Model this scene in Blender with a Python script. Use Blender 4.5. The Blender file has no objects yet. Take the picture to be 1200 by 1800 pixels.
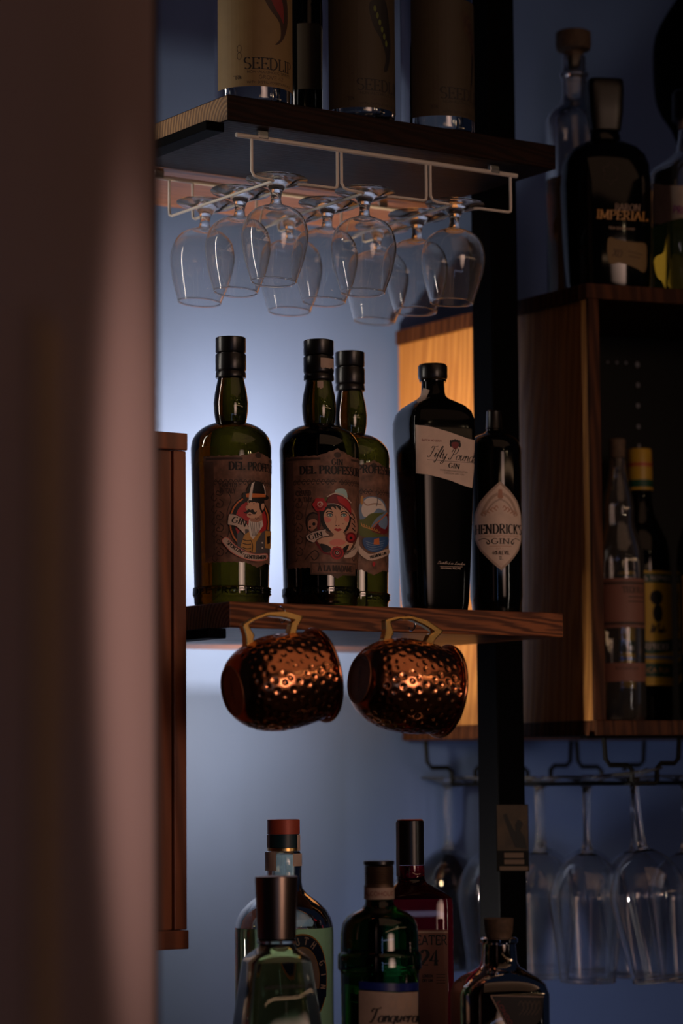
import bpy, bmesh, math, random
from mathutils import Vector, Matrix
from mathutils.bvhtree import BVHTree
from mathutils.geometry import tessellate_polygon
random.seed(7)
sc = bpy.context.scene
col = sc.collection
# ---------------------------------------------------------------- camera
F, CX, CY, HZ, ROLL, CZ = 4800.0, 600.0, 900.0, 1374.0, 0.008, 1.40
PIT = math.atan((HZ-CY)/F)
_r = Vector((1, 0, 0)); _u = Vector((0, -math.sin(PIT), math.cos(PIT))); _f = Vector((0, math.cos(PIT), math.sin(PIT)))
UP = _u*math.cos(ROLL)+_r*math.sin(ROLL); RT = _r*math.cos(ROLL)-_u*math.sin(ROLL)
CAM = Vector((0, 0, CZ))
cd = bpy.data.cameras.new('camera'); cam = bpy.data.objects.new('camera', cd); col.objects.link(cam); sc.camera = cam
cam.matrix_world = Matrix(((RT.x, UP.x, -_f.x, 0), (RT.y, UP.y, -_f.y, 0), (RT.z, UP.z, -_f.z, CZ), (0, 0, 0, 1)))
cd.sensor_fit = 'HORIZONTAL'; cd.sensor_width = 24.0; cd.lens = F/1200*24.0
cd.clip_start = 0.05; cd.dof.use_dof = True; cd.dof.focus_distance = 3.12; cd.dof.aperture_fstop = 3.2
cd.dof.aperture_blades = 0
# ---------------------------------------------------------------- world, render look
w = bpy.data.worlds.new('world'); sc.world = w; w.use_nodes = True
w.node_tree.nodes['Background'].inputs[0].default_value = (0.35, 0.50, 1.0, 1)
w.node_tree.nodes['Background'].inputs[1].default_value = 0.006
sc.view_settings.view_transform = 'Standard'; sc.view_settings.look = 'None'
sc.view_settings.exposure = 0.0; sc.view_settings.gamma = 1.0; sc.view_settings.use_curve_mapping = False
cy = sc.cycles
cy.max_bounces = 20; cy.transmission_bounces = 16; cy.glossy_bounces = 6; cy.diffuse_bounces = 4; cy.transparent_max_bounces = 24
cy.use_denoising = True; cy.sample_clamp_indirect = 2.0; cy.sample_clamp_direct = 0.0; cy.blur_glossy = 0.3
cy.caustics_reflective = False; cy.caustics_refractive = False

def ray(px, py): return (_f*F + RT*(px-CX) + UP*(CY-py)).normalized()
def P(px, py, Y):
    d = ray(px, py); return CAM + d*(Y/d.y)
def Pz(px, py, z):
    d = ray(px, py); return CAM + d*((z-CZ)/d.z)

# ---------------------------------------------------------------- lights
def light(name, typ, loc, power, color, size=0.1, size_y=None, target=None, spot=None, blend=0.5):
    l = bpy.data.lights.new(name, typ); o = bpy.data.objects.new(name, l); col.objects.link(o)
    o.location = loc; l.energy = power; l.color = color
    if typ == 'AREA':
        l.size = size
        if size_y: l.shape = 'RECTANGLE'; l.size_y = size_y
    else: l.shadow_soft_size = size
    if typ == 'SPOT': l.spot_size = spot; l.spot_blend = blend
    if target is not None:
        o.rotation_euler = (Vector(target)-Vector(loc)).to_track_quat('-Z', 'Y').to_euler()
    return o
WARM = (1.0, 0.80, 0.62)
LAMP_A = P(566, 915, 3.40); LAMP_B = P(505, 1245, 3.37)
light('bay_lamp_light', 'AREA', LAMP_A, 4.6, (1.0, 0.77, 0.46), 0.05, 0.05, LAMP_A+Vector((-0.30, 0.75, 0.22)))
light('lower_bay_lamp_light', 'AREA', LAMP_B, 1.3, (1.0, 0.76, 0.42), 0.05, 0.05, LAMP_B+Vector((-0.35, 0.75, -0.20)))
light('room_front_key', 'AREA', (1.6, 0.6, 1.78), 0.70, (1.0, 0.64, 0.50), 1.2, 1.2, (-0.03, 3.1, 1.70)).data.spread = math.radians(24)
light('room_glow_light', 'AREA', (1.1, 1.75, 2.80), 4.0, (1.0, 0.56, 0.34), 2.2, 2.0, (1.1, 1.76, 0.0))
light('streak_light', 'AREA', (2.3, 1.3, 2.15), 2.0, (1.0, 0.60, 0.34), 4.2, 0.07, (0.0, 2.95, 1.5))
light('blue_streak_light', 'AREA', (1.2, 0.6, 1.42), 0.30, (0.55, 0.62, 1.0), 1.6, 0.04, (0.0, 3.0, 1.5))
light('left_strip_light', 'AREA', (-0.80, 3.03, 1.80), 1.2, (1.0, 0.90, 0.80), 0.025, 1.1, (0.0, 3.12, 1.8)).data.spread = math.radians(90)
light('glass_rack_light', 'AREA', (-0.32, 3.17, 1.27), 6.5, (1.0, 0.90, 0.80), 0.03, 0.55, (0.40, 3.5, 1.27)).data.spread = math.radians(80)
light('right_strip_light', 'AREA', (1.35, 2.45, 1.30), 0.12, (1.0, 0.86, 0.72), 0.03, 0.6, (0.36, 3.45, 1.27)).data.spread = math.radians(50)
light('column_spot', 'SPOT', (1.0, 0.95, 1.72), 95, (1.0, 0.72, 0.62), 0.04, None, (-0.145, 2.0, 1.50), math.radians(28), 1.0)
for i, (bx_, by_, bz_) in enumerate([(2.0, 1.5, 2.25), (2.25, 1.7, 2.27), (2.33, 1.74, 2.25), (1.8, 1.2, 2.5)]):
    light('room_bulb', 'POINT', (bx_, by_, bz_), 1.0, (1.0, 0.72, 0.42), 0.022)
light('blue_tube_light', 'AREA', (0.35, 0.3, 1.25), 0.35, (0.30, 0.50, 1.0), 0.04, 0.5, (0.0, 3.1, 1.4))

# ---------------------------------------------------------------- materials
MAT = {}
def pmat(name, base, rough=0.5, metal=0.0, trans=0.0, ior=1.45, coat=0.0, spec=0.5, vary=0.0, vscale=20, bump=0.0, bscale=80, emis=None, es=0.0):
    m = bpy.data.materials.new(name); m.use_nodes = True; nt = m.node_tree; b = nt.nodes['Principled BSDF']
    b.inputs['Base Color'].default_value = (*base, 1); b.inputs['Roughness'].default_value = rough
    b.inputs['Metallic'].default_value = metal; b.inputs['Transmission Weight'].default_value = trans
    b.inputs['IOR'].default_value = ior; b.inputs['Coat Weight'].default_value = coat
    b.inputs['Specular IOR Level'].default_value = spec
    if emis: b.inputs['Emission Color'].default_value = (*emis, 1); b.inputs['Emission Strength'].default_value = es
    tc = nt.nodes.new('ShaderNodeTexCoord')
    if vary:
        n = nt.nodes.new('ShaderNodeTexNoise'); n.inputs['Scale'].default_value = vscale; n.inputs['Detail'].default_value = 6
        nt.links.new(tc.outputs['Object'], n.inputs['Vector'])
        r = nt.nodes.new('ShaderNodeValToRGB')
        r.color_ramp.elements[0].position = .3; r.color_ramp.elements[1].position = .7
        r.color_ramp.elements[0].color = (*[c*(1-vary) for c in base], 1); r.color_ramp.elements[1].color = (*[min(1, c*(1+vary)) for c in base], 1)
        nt.links.new(n.outputs['Fac'], r.inputs['Fac']); nt.links.new(r.outputs['Color'], b.inputs['Base Color'])
    if bump:
        n2 = nt.nodes.new('ShaderNodeTexNoise'); n2.inputs['Scale'].default_value = bscale; n2.inputs['Detail'].default_value = 4
        nt.links.new(tc.outputs['Object'], n2.inputs['Vector'])
        bp = nt.nodes.new('ShaderNodeBump'); bp.inputs['Strength'].default_value = bump; bp.inputs['Distance'].default_value = 0.002
        nt.links.new(n2.outputs['Fac'], bp.inputs['Height']); nt.links.new(bp.outputs['Normal'], b.inputs['Normal'])
    MAT[name] = m; return m
def wood(name, dark, lightc, rough=0.4, coat=0.25, axis=0, scale=1.0, rot=0.0, rings=False, spec=0.4):
    m = bpy.data.materials.new(name); m.use_nodes = True; nt = m.node_tree; b = nt.nodes['Principled BSDF']
    b.inputs['Roughness'].default_value = rough; b.inputs['Coat Weight'].default_value = coat; b.inputs['Coat Roughness'].default_value = 0.22; b.inputs['Specular IOR Level'].default_value = spec
    tc = nt.nodes.new('ShaderNodeTexCoord'); mp0 = nt.nodes.new('ShaderNodeMapping'); mp0.inputs['Rotation'].default_value = (0, 0, -rot)
    mp = nt.nodes.new('ShaderNodeMapping')
    s = [14.0*scale]*3; s[axis] = 1.3*scale
    if rings: s = [16*scale]*3
    mp.inputs['Scale'].default_value = s
    nt.links.new(tc.outputs['Object'], mp0.inputs['Vector']); nt.links.new(mp0.outputs['Vector'], mp.inputs['Vector'])
    no = nt.nodes.new('ShaderNodeTexNoise'); no.inputs['Scale'].default_value = 0.9; no.inputs['Detail'].default_value = 2
    nt.links.new(mp.outputs['Vector'], no.inputs['Vector'])
    wv = nt.nodes.new('ShaderNodeTexWave'); wv.wave_type = 'RINGS' if rings else 'BANDS'
    if not rings: wv.bands_direction = 'DIAGONAL'
    wv.inputs['Scale'].default_value = 1.6; wv.inputs['Distortion'].default_value = 9 if not rings else 3; wv.inputs['Detail'].default_value = 3; wv.inputs['Detail Scale'].default_value = 1.0
    nt.links.new(mp.outputs['Vector'], wv.inputs['Vector'])
    mx = nt.nodes.new('ShaderNodeMath'); mx.operation = 'MULTIPLY'
    nt.links.new(wv.outputs['Fac'], mx.inputs[0]); nt.links.new(no.outputs['Fac'], mx.inputs[1])
    r = nt.nodes.new('ShaderNodeValToRGB'); r.color_ramp.elements[0].color = (*dark, 1); r.color_ramp.elements[1].color = (*lightc, 1)
    r.color_ramp.elements[0].position = .05; r.color_ramp.elements[1].position = .55
    nt.links.new(mx.outputs[0], r.inputs['Fac']); nt.links.new(r.outputs['Color'], b.inputs['Base Color'])
    bp = nt.nodes.new('ShaderNodeBump'); bp.inputs['Strength'].default_value = .25; bp.inputs['Distance'].default_value = .001
    nt.links.new(wv.outputs['Fac'], bp.inputs['Height']); nt.links.new(bp.outputs['Normal'], b.inputs['Normal'])
    MAT[name] = m; return m
pmat('blue_paint', (0.100, 0.165, 0.42), 0.7, vary=.06, vscale=6, bump=.1, bscale=60)
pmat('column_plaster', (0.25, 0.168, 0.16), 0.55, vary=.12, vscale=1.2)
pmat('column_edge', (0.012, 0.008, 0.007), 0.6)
pmat('floor_dark', (0.05, 0.04, 0.035), 0.6, vary=.3, vscale=8)
pmat('black_metal', (0.0012, 0.0012, 0.0016), 0.6, spec=.03)
pmat('black_wire', (0.002, 0.002, 0.002), 0.5, spec=.15)
pmat('white_wire', (0.78, 0.70, 0.62), 0.35)
pmat('steel', (0.7, 0.7, 0.7), 0.25, metal=1)
pmat('brass', (0.80, 0.50, 0.16), 0.22, metal=1)
pmat('copper', (0.50, 0.19, 0.085), 0.19, metal=1, vary=.25, vscale=14)
pmat('copper_base', (0.30, 0.12, 0.055), 0.55, metal=.8, vary=.2, vscale=40)
pmat('dark_copper', (0.06, 0.022, 0.01), 0.5, metal=.6)
pmat('glass', (1, 1, 1), 0.0, trans=1, ior=1.45)
pmat('thin_glass', (0.97, 0.97, 0.96), 0.0, trans=1, ior=1.42)
def dusty(name, amount, tint):
    m = MAT[name]; nt = m.node_tree; b = nt.nodes['Principled BSDF']; out = nt.nodes['Material Output']
    d = nt.nodes.new('ShaderNodeBsdfDiffuse'); d.inputs['Color'].default_value = (*tint, 1)
    t = nt.nodes.new('ShaderNodeBsdfTranslucent'); t.inputs['Color'].default_value = (*tint, 1)
    a = nt.nodes.new('ShaderNodeAddShader'); nt.links.new(d.outputs[0], a.inputs[0]); nt.links.new(t.outputs[0], a.inputs[1])
    mx = nt.nodes.new('ShaderNodeMixShader'); mx.inputs[0].default_value = amount
    nt.links.new(b.outputs[0], mx.inputs[1]); nt.links.new(a.outputs[0], mx.inputs[2]); nt.links.new(mx.outputs[0], out.inputs['Surface'])
dusty('thin_glass', .035, (.75, .72, .68)); dusty('glass', .03, (.75, .72, .68))
pmat('crystal', (1, 1, 1), 0.0, trans=1, ior=1.5)
pmat('olive_glass', (0.115, 0.10, 0.012), 0.02, trans=1, ior=1.48)
pmat('olive_shell', (0.020, 0.0145, 0.0010), 0.02, trans=1, ior=1.5)
pmat('black_glass', (0.002, 0.0022, 0.002), 0.07, spec=.35)
pmat('dim_black_glass', (0.002, 0.0022, 0.002), 0.10, ior=1.22)
pmat('green_glass', (0.01, 0.10, 0.022), 0.02, trans=1, ior=1.48)
pmat('red_glass', (0.28, 0.008, 0.015), 0.02, trans=1, ior=1.48)
pmat('brown_glass', (0.16, 0.075, 0.02), 0.02, trans=1, ior=1.48)
pmat('navy_glass', (0.80, 0.88, 0.84), 0.0, trans=1, ior=1.48)
pmat('pale_green_glass', (0.88, 0.94, 0.84), 0.0, trans=1, ior=1.46)
pmat('amber_liquid', (0.45, 0.16, 0.03), 0.0, trans=1, ior=1.33)
pmat('yellow_liquid', (0.52, 0.50, 0.08), 0.0, trans=1, ior=1.33)
pmat('clear_liquid', (0.74, 0.82, 0.30), 0.0, trans=1, ior=1.33)
pmat('black_cap', (0.005, 0.004, 0.004), 0.3)
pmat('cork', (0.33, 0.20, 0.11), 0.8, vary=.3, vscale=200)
pmat('dark_cork', (0.10, 0.06, 0.035), 0.7, vary=.3, vscale=200)
pmat('bronze_cap', (0.20, 0.15, 0.12), 0.32, metal=1)
pmat('red_cap', (0.42, 0.075, 0.04), 0.45, metal=.15)
pmat('teal_band', (0.008, 0.03, 0.04), 0.4)
pmat('gold', (0.75, 0.45, 0.15), 0.3, metal=1)
pmat('brown_paper', (0.165, 0.080, 0.052), 0.6, vary=.45, vscale=110)
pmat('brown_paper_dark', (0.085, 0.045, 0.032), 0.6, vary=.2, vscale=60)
pmat('brown_ink', (0.04, 0.02, 0.014), 0.6)
pmat('ink', (0.008, 0.006, 0.006), 0.6)
pmat('cream', (0.62, 0.47, 0.38), 0.6, vary=.06, vscale=90)
pmat('cream_dark', (0.40, 0.29, 0.23), 0.6, vary=.1, vscale=60)
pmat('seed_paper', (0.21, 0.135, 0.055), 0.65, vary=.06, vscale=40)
pmat('seed_paper_shaded', (0.050, 0.035, 0.018), 0.65, vary=.06, vscale=40)  # label paper darkened to carry the upper shelf's weaker light
pmat('skin', (0.66, 0.38, 0.25), 0.6)
pmat('skin_shade', (0.42, 0.20, 0.13), 0.6)
pmat('pink', (0.70, 0.22, 0.17), 0.6)
pmat('red', (0.45, 0.025, 0.03), 0.6)
pmat('dark_red', (0.16, 0.01, 0.015), 0.6)
pmat('orange', (0.62, 0.17, 0.04), 0.6)
pmat('ochre', (0.50, 0.25, 0.06), 0.6)
pmat('white_ink', (0.70, 0.62, 0.55), 0.6)
pmat('teal_ink', (0.12, 0.30, 0.30), 0.6)
pmat('pale_teal', (0.38, 0.58, 0.56), 0.6)
pmat('blue_ink', (0.03, 0.09, 0.24), 0.6)
pmat('light_blue', (0.16, 0.25, 0.38), 0.6)
pmat('green_ink', (0.10, 0.12, 0.02), 0.6)
pmat('grey_ink', (0.09, 0.08, 0.085), 0.6)
pmat('maroon_ink', (0.18, 0.02, 0.02), 0.6)
pmat('tan_ink', (0.42, 0.29, 0.22), 0.6)
pmat('faded_print', (0.14, 0.09, 0.06), 0.6)
pmat('tin_cap', (0.10, 0.065, 0.045), 0.4, metal=.7)
pmat('yellow_paper', (0.60, 0.38, 0.02), 0.5)
pmat('green_paper', (0.005, 0.06, 0.03), 0.5)
pmat('gold_ink', (0.60, 0.30, 0.08), 0.4)
pmat('navy_paper', (0.01, 0.02, 0.06), 0.4)
pmat('royal_band', (0.01, 0.02, 0.16), 0.3)
pmat('poster', (0.05, 0.028, 0.013), 0.5, vary=.5, vscale=40)
pmat('pink_paper', (0.20, 0.08, 0.055), 0.6)
pmat('purple_ink', (0.22, 0.02, 0.16), 0.6)
pmat('lit_hole', (0.22, 0.22, 0.26), 0.5)
# ---------------------------------------------------------------- helpers
class MB:
    def __init__(s): s.v = []; s.f = []; s.m = []; s.mats = []; s.sm = True
    def mi(s, m):
        if m not in s.mats: s.mats.append(m)
        return s.mats.index(m)
    def add(s, vs, fs, m):
        b = len(s.v); s.v += [Vector(v) for v in vs]; k = s.mi(m)
        for f in fs: s.f.append([b+i for i in f]); s.m.append(k)
    def box(s, c, ax, ay, az, m):   # centre + half-axis vectors
        c = Vector(c); vs = [c+a*Vector(ax)+b*Vector(ay)+d*Vector(az) for a in (-1, 1) for b in (-1, 1) for d in (-1, 1)]
        s.add(vs, [(0, 1, 3, 2), (4, 6, 7, 5), (0, 4, 5, 1), (2, 3, 7, 6), (0, 2, 6, 4), (1, 5, 7, 3)], m)
    def tube(s, pts, r, m, n=8, closed=False):
        pts = [Vector(p) for p in pts]; N = len(pts); vs = []; prev = None
        for i, p in enumerate(pts):
            if closed: t = (pts[(i+1) % N]-pts[i-1]).normalized()
            else: t = (pts[min(i+1, N-1)]-pts[max(i-1, 0)]).normalized()
            if prev is None: a = t.orthogonal().normalized()
            else: a = (prev-t*prev.dot(t)).normalized()
            prev = a; b = t.cross(a)
            for k in range(n):
                an = 2*math.pi*k/n; vs.append(p+(a*math.cos(an)+b*math.sin(an))*r)
        fs = []
        for i in range(N if closed else N-1):
            j = (i+1) % N
            for k in range(n): fs.append((i*n+k, i*n+(k+1) % n, j*n+(k+1) % n, j*n+k))
        if not closed: fs.append(tuple(range(n))[::-1]); fs.append(tuple((N-1)*n+k for k in range(n)))
        s.add(vs, fs, m)
    def rings(s, rs, m, cap0=True, cap1=True, flip=False):   # rs: list of closed rings (equal length)
        n = len(rs[0]); vs = [v for r in rs for v in r]; fs = []
        for i in range(len(rs)-1):
            for k in range(n):
                q = (i*n+k, i*n+(k+1) % n, (i+1)*n+(k+1) % n, (i+1)*n+k)
                fs.append(q[::-1] if flip else q)
        if cap0: fs.append(tuple(range(n)) if flip else tuple(range(n))[::-1])
        if cap1: fs.append(tuple((len(rs)-1)*n+k for k in range(n))[::(-1 if flip else 1)])
        s.add(vs, fs, m)
    def prism(s, poly, z0, z1, m):  # poly list of (x,y) world
        n = len(poly); vs = [Vector((p[0], p[1], z0)) for p in poly]+[Vector((p[0], p[1], z1)) for p in poly]
        s.add(vs, [tuple(range(n))[::-1], tuple(range(n, 2*n))]+[(i, (i+1) % n, n+(i+1) % n, n+i) for i in range(n)], m)
    def build(s, name, parent=None, smooth=None, bevel=0, org=None, sub=0):
        me = bpy.data.meshes.new(name)
        if org is None: org = Vector((0, 0, 0))
        me.from_pydata([v-org for v in s.v], [], s.f)
        for m in s.mats: me.materials.append(MAT[m])
        for p, k in zip(me.polygons, s.m): p.material_index = k
        bm = bmesh.new(); bm.from_mesh(me); bmesh.ops.recalc_face_normals(bm, faces=bm.faces) if smooth != 'keep' else None
        if bevel: bmesh.ops.bevel(bm, geom=bm.edges[:], offset=bevel, segments=2, affect='EDGES', profile=.5)
        bm.to_mesh(me); bm.free()
        if smooth:
            for p in me.polygons: p.use_smooth = True
            me.set_sharp_from_angle(angle=math.radians(38))
        o = bpy.data.objects.new(name, me); col.objects.link(o)
        if parent: o.parent = parent
        return o
def empty(name, loc):
    o = bpy.data.objects.new(name, None); o.location = loc; o.empty_display_size = .02; col.objects.link(o); return o
def tag(o, label=None, cat=None, group=None, kind=None):
    if label: o['label'] = label
    if cat: o['category'] = cat
    if group: o['group'] = group
    if kind: o['kind'] = kind
    return o
def spline(pts, n=6, closed=False):
    out = []; N = len(pts)
    for i in range(N if closed else N-1):
        g = lambda k: pts[k % N] if closed else pts[max(0, min(N-1, k))]
        p0, p1, p2, p3 = g(i-1), g(i), g(i+1), g(i+2)
        for k in range(n):
            t = k/n
            out.append(tuple(.5*((2*b)+(-a+c)*t+(2*a-5*b+4*c-d)*t*t+(-a+3*b-3*c+d)*t**3) for a, b, c, d in zip(p0, p1, p2, p3)))
    if not closed: out.append(tuple(pts[-1]))
    return out
def copy_tree(o, parent=None):
    c = o.copy(); col.objects.link(c)
    if parent: c.parent = parent
    for ch in list(o.children): copy_tree(ch, c)
    return c
# ---------------------------------------------------------------- shelf geometry from the measured corner
SA = P(400, 211, 3.0); ZT0 = SA.z                       # underside of the top shelf
SB = Pz(977, 298, ZT0)
E1 = (SB-SA).normalized(); E2 = Vector((-E1.y, E1.x, 0)); LW = (SB-SA).length
ANG = math.atan2(E1.y, E1.x)
ZT1 = P(400, 165, 3.0).z
ZM1 = P(400, 1057, 3.0).z; ZM0 = P(400, 1103, 3.0).z
def S(t, s, z): return Vector((SA.x+E1.x*t+E2.x*s, SA.y+E1.y*t+E2.y*s, z))
D1, D2, DW = .243, .436, .53
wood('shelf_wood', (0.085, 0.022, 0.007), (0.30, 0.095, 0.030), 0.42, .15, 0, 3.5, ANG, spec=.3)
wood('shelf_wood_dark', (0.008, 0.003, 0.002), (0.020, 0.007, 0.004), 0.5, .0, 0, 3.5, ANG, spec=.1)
wood('rear_wood', (0.15, 0.055, 0.02), (0.30, 0.12, 0.05), 0.42, .2, 0, 2.5, ANG)
wood('end_grain', (0.13, 0.06, 0.022), (0.34, 0.18, 0.07), 0.6, .05, 0, 2.2, ANG+.4, rings=True)
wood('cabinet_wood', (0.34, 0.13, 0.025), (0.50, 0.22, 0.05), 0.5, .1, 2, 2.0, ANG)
wood('cabinet_wood_shaded', (0.035, 0.011, 0.004), (0.085, 0.028, 0.010), 0.55, .0, 2, 2.0, ANG, spec=.1)  # same stain as the side board, with its dimness put into the colour
wood('red_wood', (0.15, 0.04, 0.015), (0.30, 0.09, 0.035), 0.45, .15, 2, 1.0, ANG)
pmat('inside_black', (0.003, 0.003, 0.003), 0.6, spec=.2)
# ---------------------------------------------------------------- the setting
b = MB()
w0 = S(-1.2, DW, 0); w1 = S(2.2, DW, 0); n2 = E2*.1
b.prism([(w0.x, w0.y), (w1.x, w1.y), (w1.x+n2.x, w1.y+n2.y), (w0.x+n2.x, w0.y+n2.y)], 0, 2.9, 'blue_paint')
tag(b.build('wall_back'), 'blue painted back wall behind the shelves', kind='structure')
b = MB(); b.prism([(-2, -1), (3.2, -1), (3.2, 5.2), (-2, 5.2)], -.05, 0, 'floor_dark')
tag(b.build('floor'), 'dark bar floor', kind='structure')
b = MB()
Ye = 2.16; Xe = P(272, 900, Ye).x
b.prism([(Xe-.5, .55), (Xe, .55), (Xe, Ye-.012), (Xe-.5, Ye-.012)], 0, 2.9, 'column_plaster')
wl = tag(b.build('wall_left'), 'plastered wall end in the near left foreground, out of focus', kind='structure')
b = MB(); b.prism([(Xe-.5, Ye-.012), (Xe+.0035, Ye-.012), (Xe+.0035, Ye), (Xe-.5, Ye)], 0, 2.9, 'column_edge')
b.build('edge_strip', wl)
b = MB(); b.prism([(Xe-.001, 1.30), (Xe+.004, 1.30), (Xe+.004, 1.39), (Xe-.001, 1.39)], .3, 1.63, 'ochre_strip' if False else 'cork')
b.build('reflection_strip', wl)  # reflection of a wooden panel, put in as a brown strip
# ---------------------------------------------------------------- shelves
def shelf(zb, zt, label, mat_under):
    r = tag(empty('wall_shelf', S(0, 0, zb)), label, 'shelf', None); o = r.location
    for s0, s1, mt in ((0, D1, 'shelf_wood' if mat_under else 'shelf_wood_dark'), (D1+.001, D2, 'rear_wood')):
        b = MB(); q = [S(0, s0, 0), S(LW, s0, 0), S(LW, s1, 0), S(0, s1, 0)]
        b.prism([(p.x, p.y) for p in q], zb, zt, mt)
        pl = b.build('plank', r, bevel=.0012, org=o)
        pl.data.materials.append(MAT['end_grain'])
        for p in pl.data.polygons:
            if abs(p.normal.dot(E1)) > .95: p.material_index = 1
    for t in (-.012, ):                                                  # bracket at the left end
        b = MB(); c = S(.0, .12, zb-.006); b.box(c-E1*.010, E1*.012, E2*.11, Vector((0, 0, .0055)), 'black_metal'); b.build('bracket', r, org=o, bevel=.001)
    return r
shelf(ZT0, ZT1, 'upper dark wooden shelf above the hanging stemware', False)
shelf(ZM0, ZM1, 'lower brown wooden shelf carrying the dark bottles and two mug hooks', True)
# ---------------------------------------------------------------- black post right of the shelves
PW = .042
b = MB(); q = [S(LW+.002, .135, 0), S(LW+.002+PW, .135, 0), S(LW+.002+PW, .135+PW, 0), S(LW+.002, .135+PW, 0)]
r = tag(empty('post', q[0]), 'black square steel post at the right end of the shelves', 'post')
ZK = 1.033; r.location.z = ZK
b.prism([(p.x, p.y) for p in q], ZK+.0005, 2.9, 'black_metal'); b.build('pole', r, bevel=.002, org=r.location)
b = MB(); b.prism([(.172, 3.431), (.208, 3.431), (.211, 3.53), (.178, 3.535)], ZK+.0005, 2.9, 'black_metal'); b.build('shadow_bar', r, bevel=.002, org=r.location)  # unseen bar added to keep lamp light off the cabinet side
# sticker on the post
pc = P(901, 1452, q[0].y+.02); 
def postpt(px, py, off):
    d = ray(px, py); n = E2; k = (q[0]-E2*off-CAM).dot(n)/d.dot(n); return CAM+d*k
b = MB(); st = tag(empty('sticker', postpt(900, 1532, .0008)), 'small brown poster sticker with a silhouetted figure raising a cup on the black post', 'sticker'); so = st.location
def flat(bb, pts, m, off): bb.add([postpt(x, y, off) for x, y in pts], [tuple(range(len(pts)))], m)
flat(b, [(872, 1414), (928, 1414), (930, 1532), (873, 1532)], 'inside_black', .0006); b.build('backing', st, org=so)
b = MB(); flat(b, [(873, 1415), (927, 1415), (928, 1495), (874, 1495)], 'poster', .0009); b.build('picture', st, org=so)
b = MB()
flat(b, [(905, 1490), (895, 1465), (886, 1440), (884, 1432), (890, 1430), (893, 1438), (902, 1458), (906, 1462), (905, 1450), (910, 1440), (917, 1444), (919, 1449), (914, 1460), (922, 1472), (926, 1492)], 'ink', .0012)
b.build('silhouette', st, org=so)
b = MB()
for x0, x1, y0, y1 in ((886, 920, 1499, 1508), (886, 921, 1511, 1519), (878, 928, 1523, 1530)): flat(b, [(x0, y0), (x1, y0), (x1, y1), (x0, y1)], 'faded_print', .0012)
b.build('caption', st, org=so)
# ---------------------------------------------------------------- the open wooden cabinet on the right
CF = P(1030, 505, 3.40); ZC1 = P(1030, 497, 3.40).z; ZC1b = P(1030, 524, 3.40).z
CRt = Pz(1200, 508.5, ZC1); G1 = (CRt-Vector((CF.x, CF.y, ZC1))).normalized()
CBk = Pz(680, 586, ZC1); G2 = (CBk-Vector((CF.x, CF.y, ZC1))); CD = G2.length; G2.normalize()
CD = min(CD, .60)
# keep the back of the cabinet just off the wall
lim = (DW-.012-(CF-SA).dot(E2))/G2.dot(E2); CD = lim
ZC0 = P(1040, 1292, 3.40).z; ZC0t = P(1040, 1266, 3.40).z
C0 = Vector((CF.x, CF.y, 0))
def C(t, s, z): return Vector((C0.x+G1.x*t+G2.x*s, C0.y+G1.y*t+G2.y*s, z))
CW = .52
def cprism(t0, t1, s0, s1, z0, z1, m, name, par, org, bev=.001):
    b = MB(); q = [C(t0, s0, 0), C(t1, s0, 0), C(t1, s1, 0), C(t0, s1, 0)]; b.prism([(p.x, p.y) for p in q], z0, z1, m)
    return b.build(name, par, bevel=bev, org=org)
cab = tag(empty('open_cabinet', C(0, 0, ZC0)), 'open fronted wooden wall cabinet right of the black post holding bottles inside', 'cabinet'); co = cab.location
tp = cprism(0, CW, 0, CD, ZC1b, ZC1, 'cabinet_wood_shaded', 'top_board', cab, co)
cprism(0.004, CW, 0, CD, ZC0, ZC0t, 'cabinet_wood_shaded', 'bottom_board', cab, co)
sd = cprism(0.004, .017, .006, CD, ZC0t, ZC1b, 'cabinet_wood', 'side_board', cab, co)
cprism(0.003, .0175, .0, .006, ZC0t, ZC1b, 'cabinet_wood_shaded', 'front_edging', cab, co, .0008)
cprism(CW-.015, CW, 0, CD, ZC0t, ZC1b, 'cabinet_wood_shaded', 'side_board', cab, co)
bp_ = cprism(.017, CW-.015, CD-.17, CD-.165, ZC0t, ZC1b, 'inside_black', 'back_panel', cab, co)
b = MB()
def cabpt(px, py, s):
    n = Vector((-G1.y, G1.x, 0)); d = ray(px, py); k = (C(0, s, 0)-CAM).dot(n)/d.dot(n); return CAM+d*k
dots = [(1052+16*i, 636+.6*i, 1.5+.35*i) for i in range(4)]+[(1120, 641, 4.5), (1121, 677, 4), (1121, 713, 4), (1122, 750, 3.6), (1123, 784, 3.4)]
for (x, y, rr) in dots:  # light in the panel holes put in as pale discs
    c = cabpt(x, y, CD-.1715); rad = rr*c.y/F*.8
    b.add([c+G1*rad*math.cos(a)+Vector((0, 0, rad*1.4*math.sin(a))) for a in [i*math.pi/5 for i in range(10)]], [tuple(range(10))], 'lit_hole')
tag(b.build('lit_holes', bp_, org=co), 'pale discs painted as lit holes on the black back panel', kind='stuff')
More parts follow.
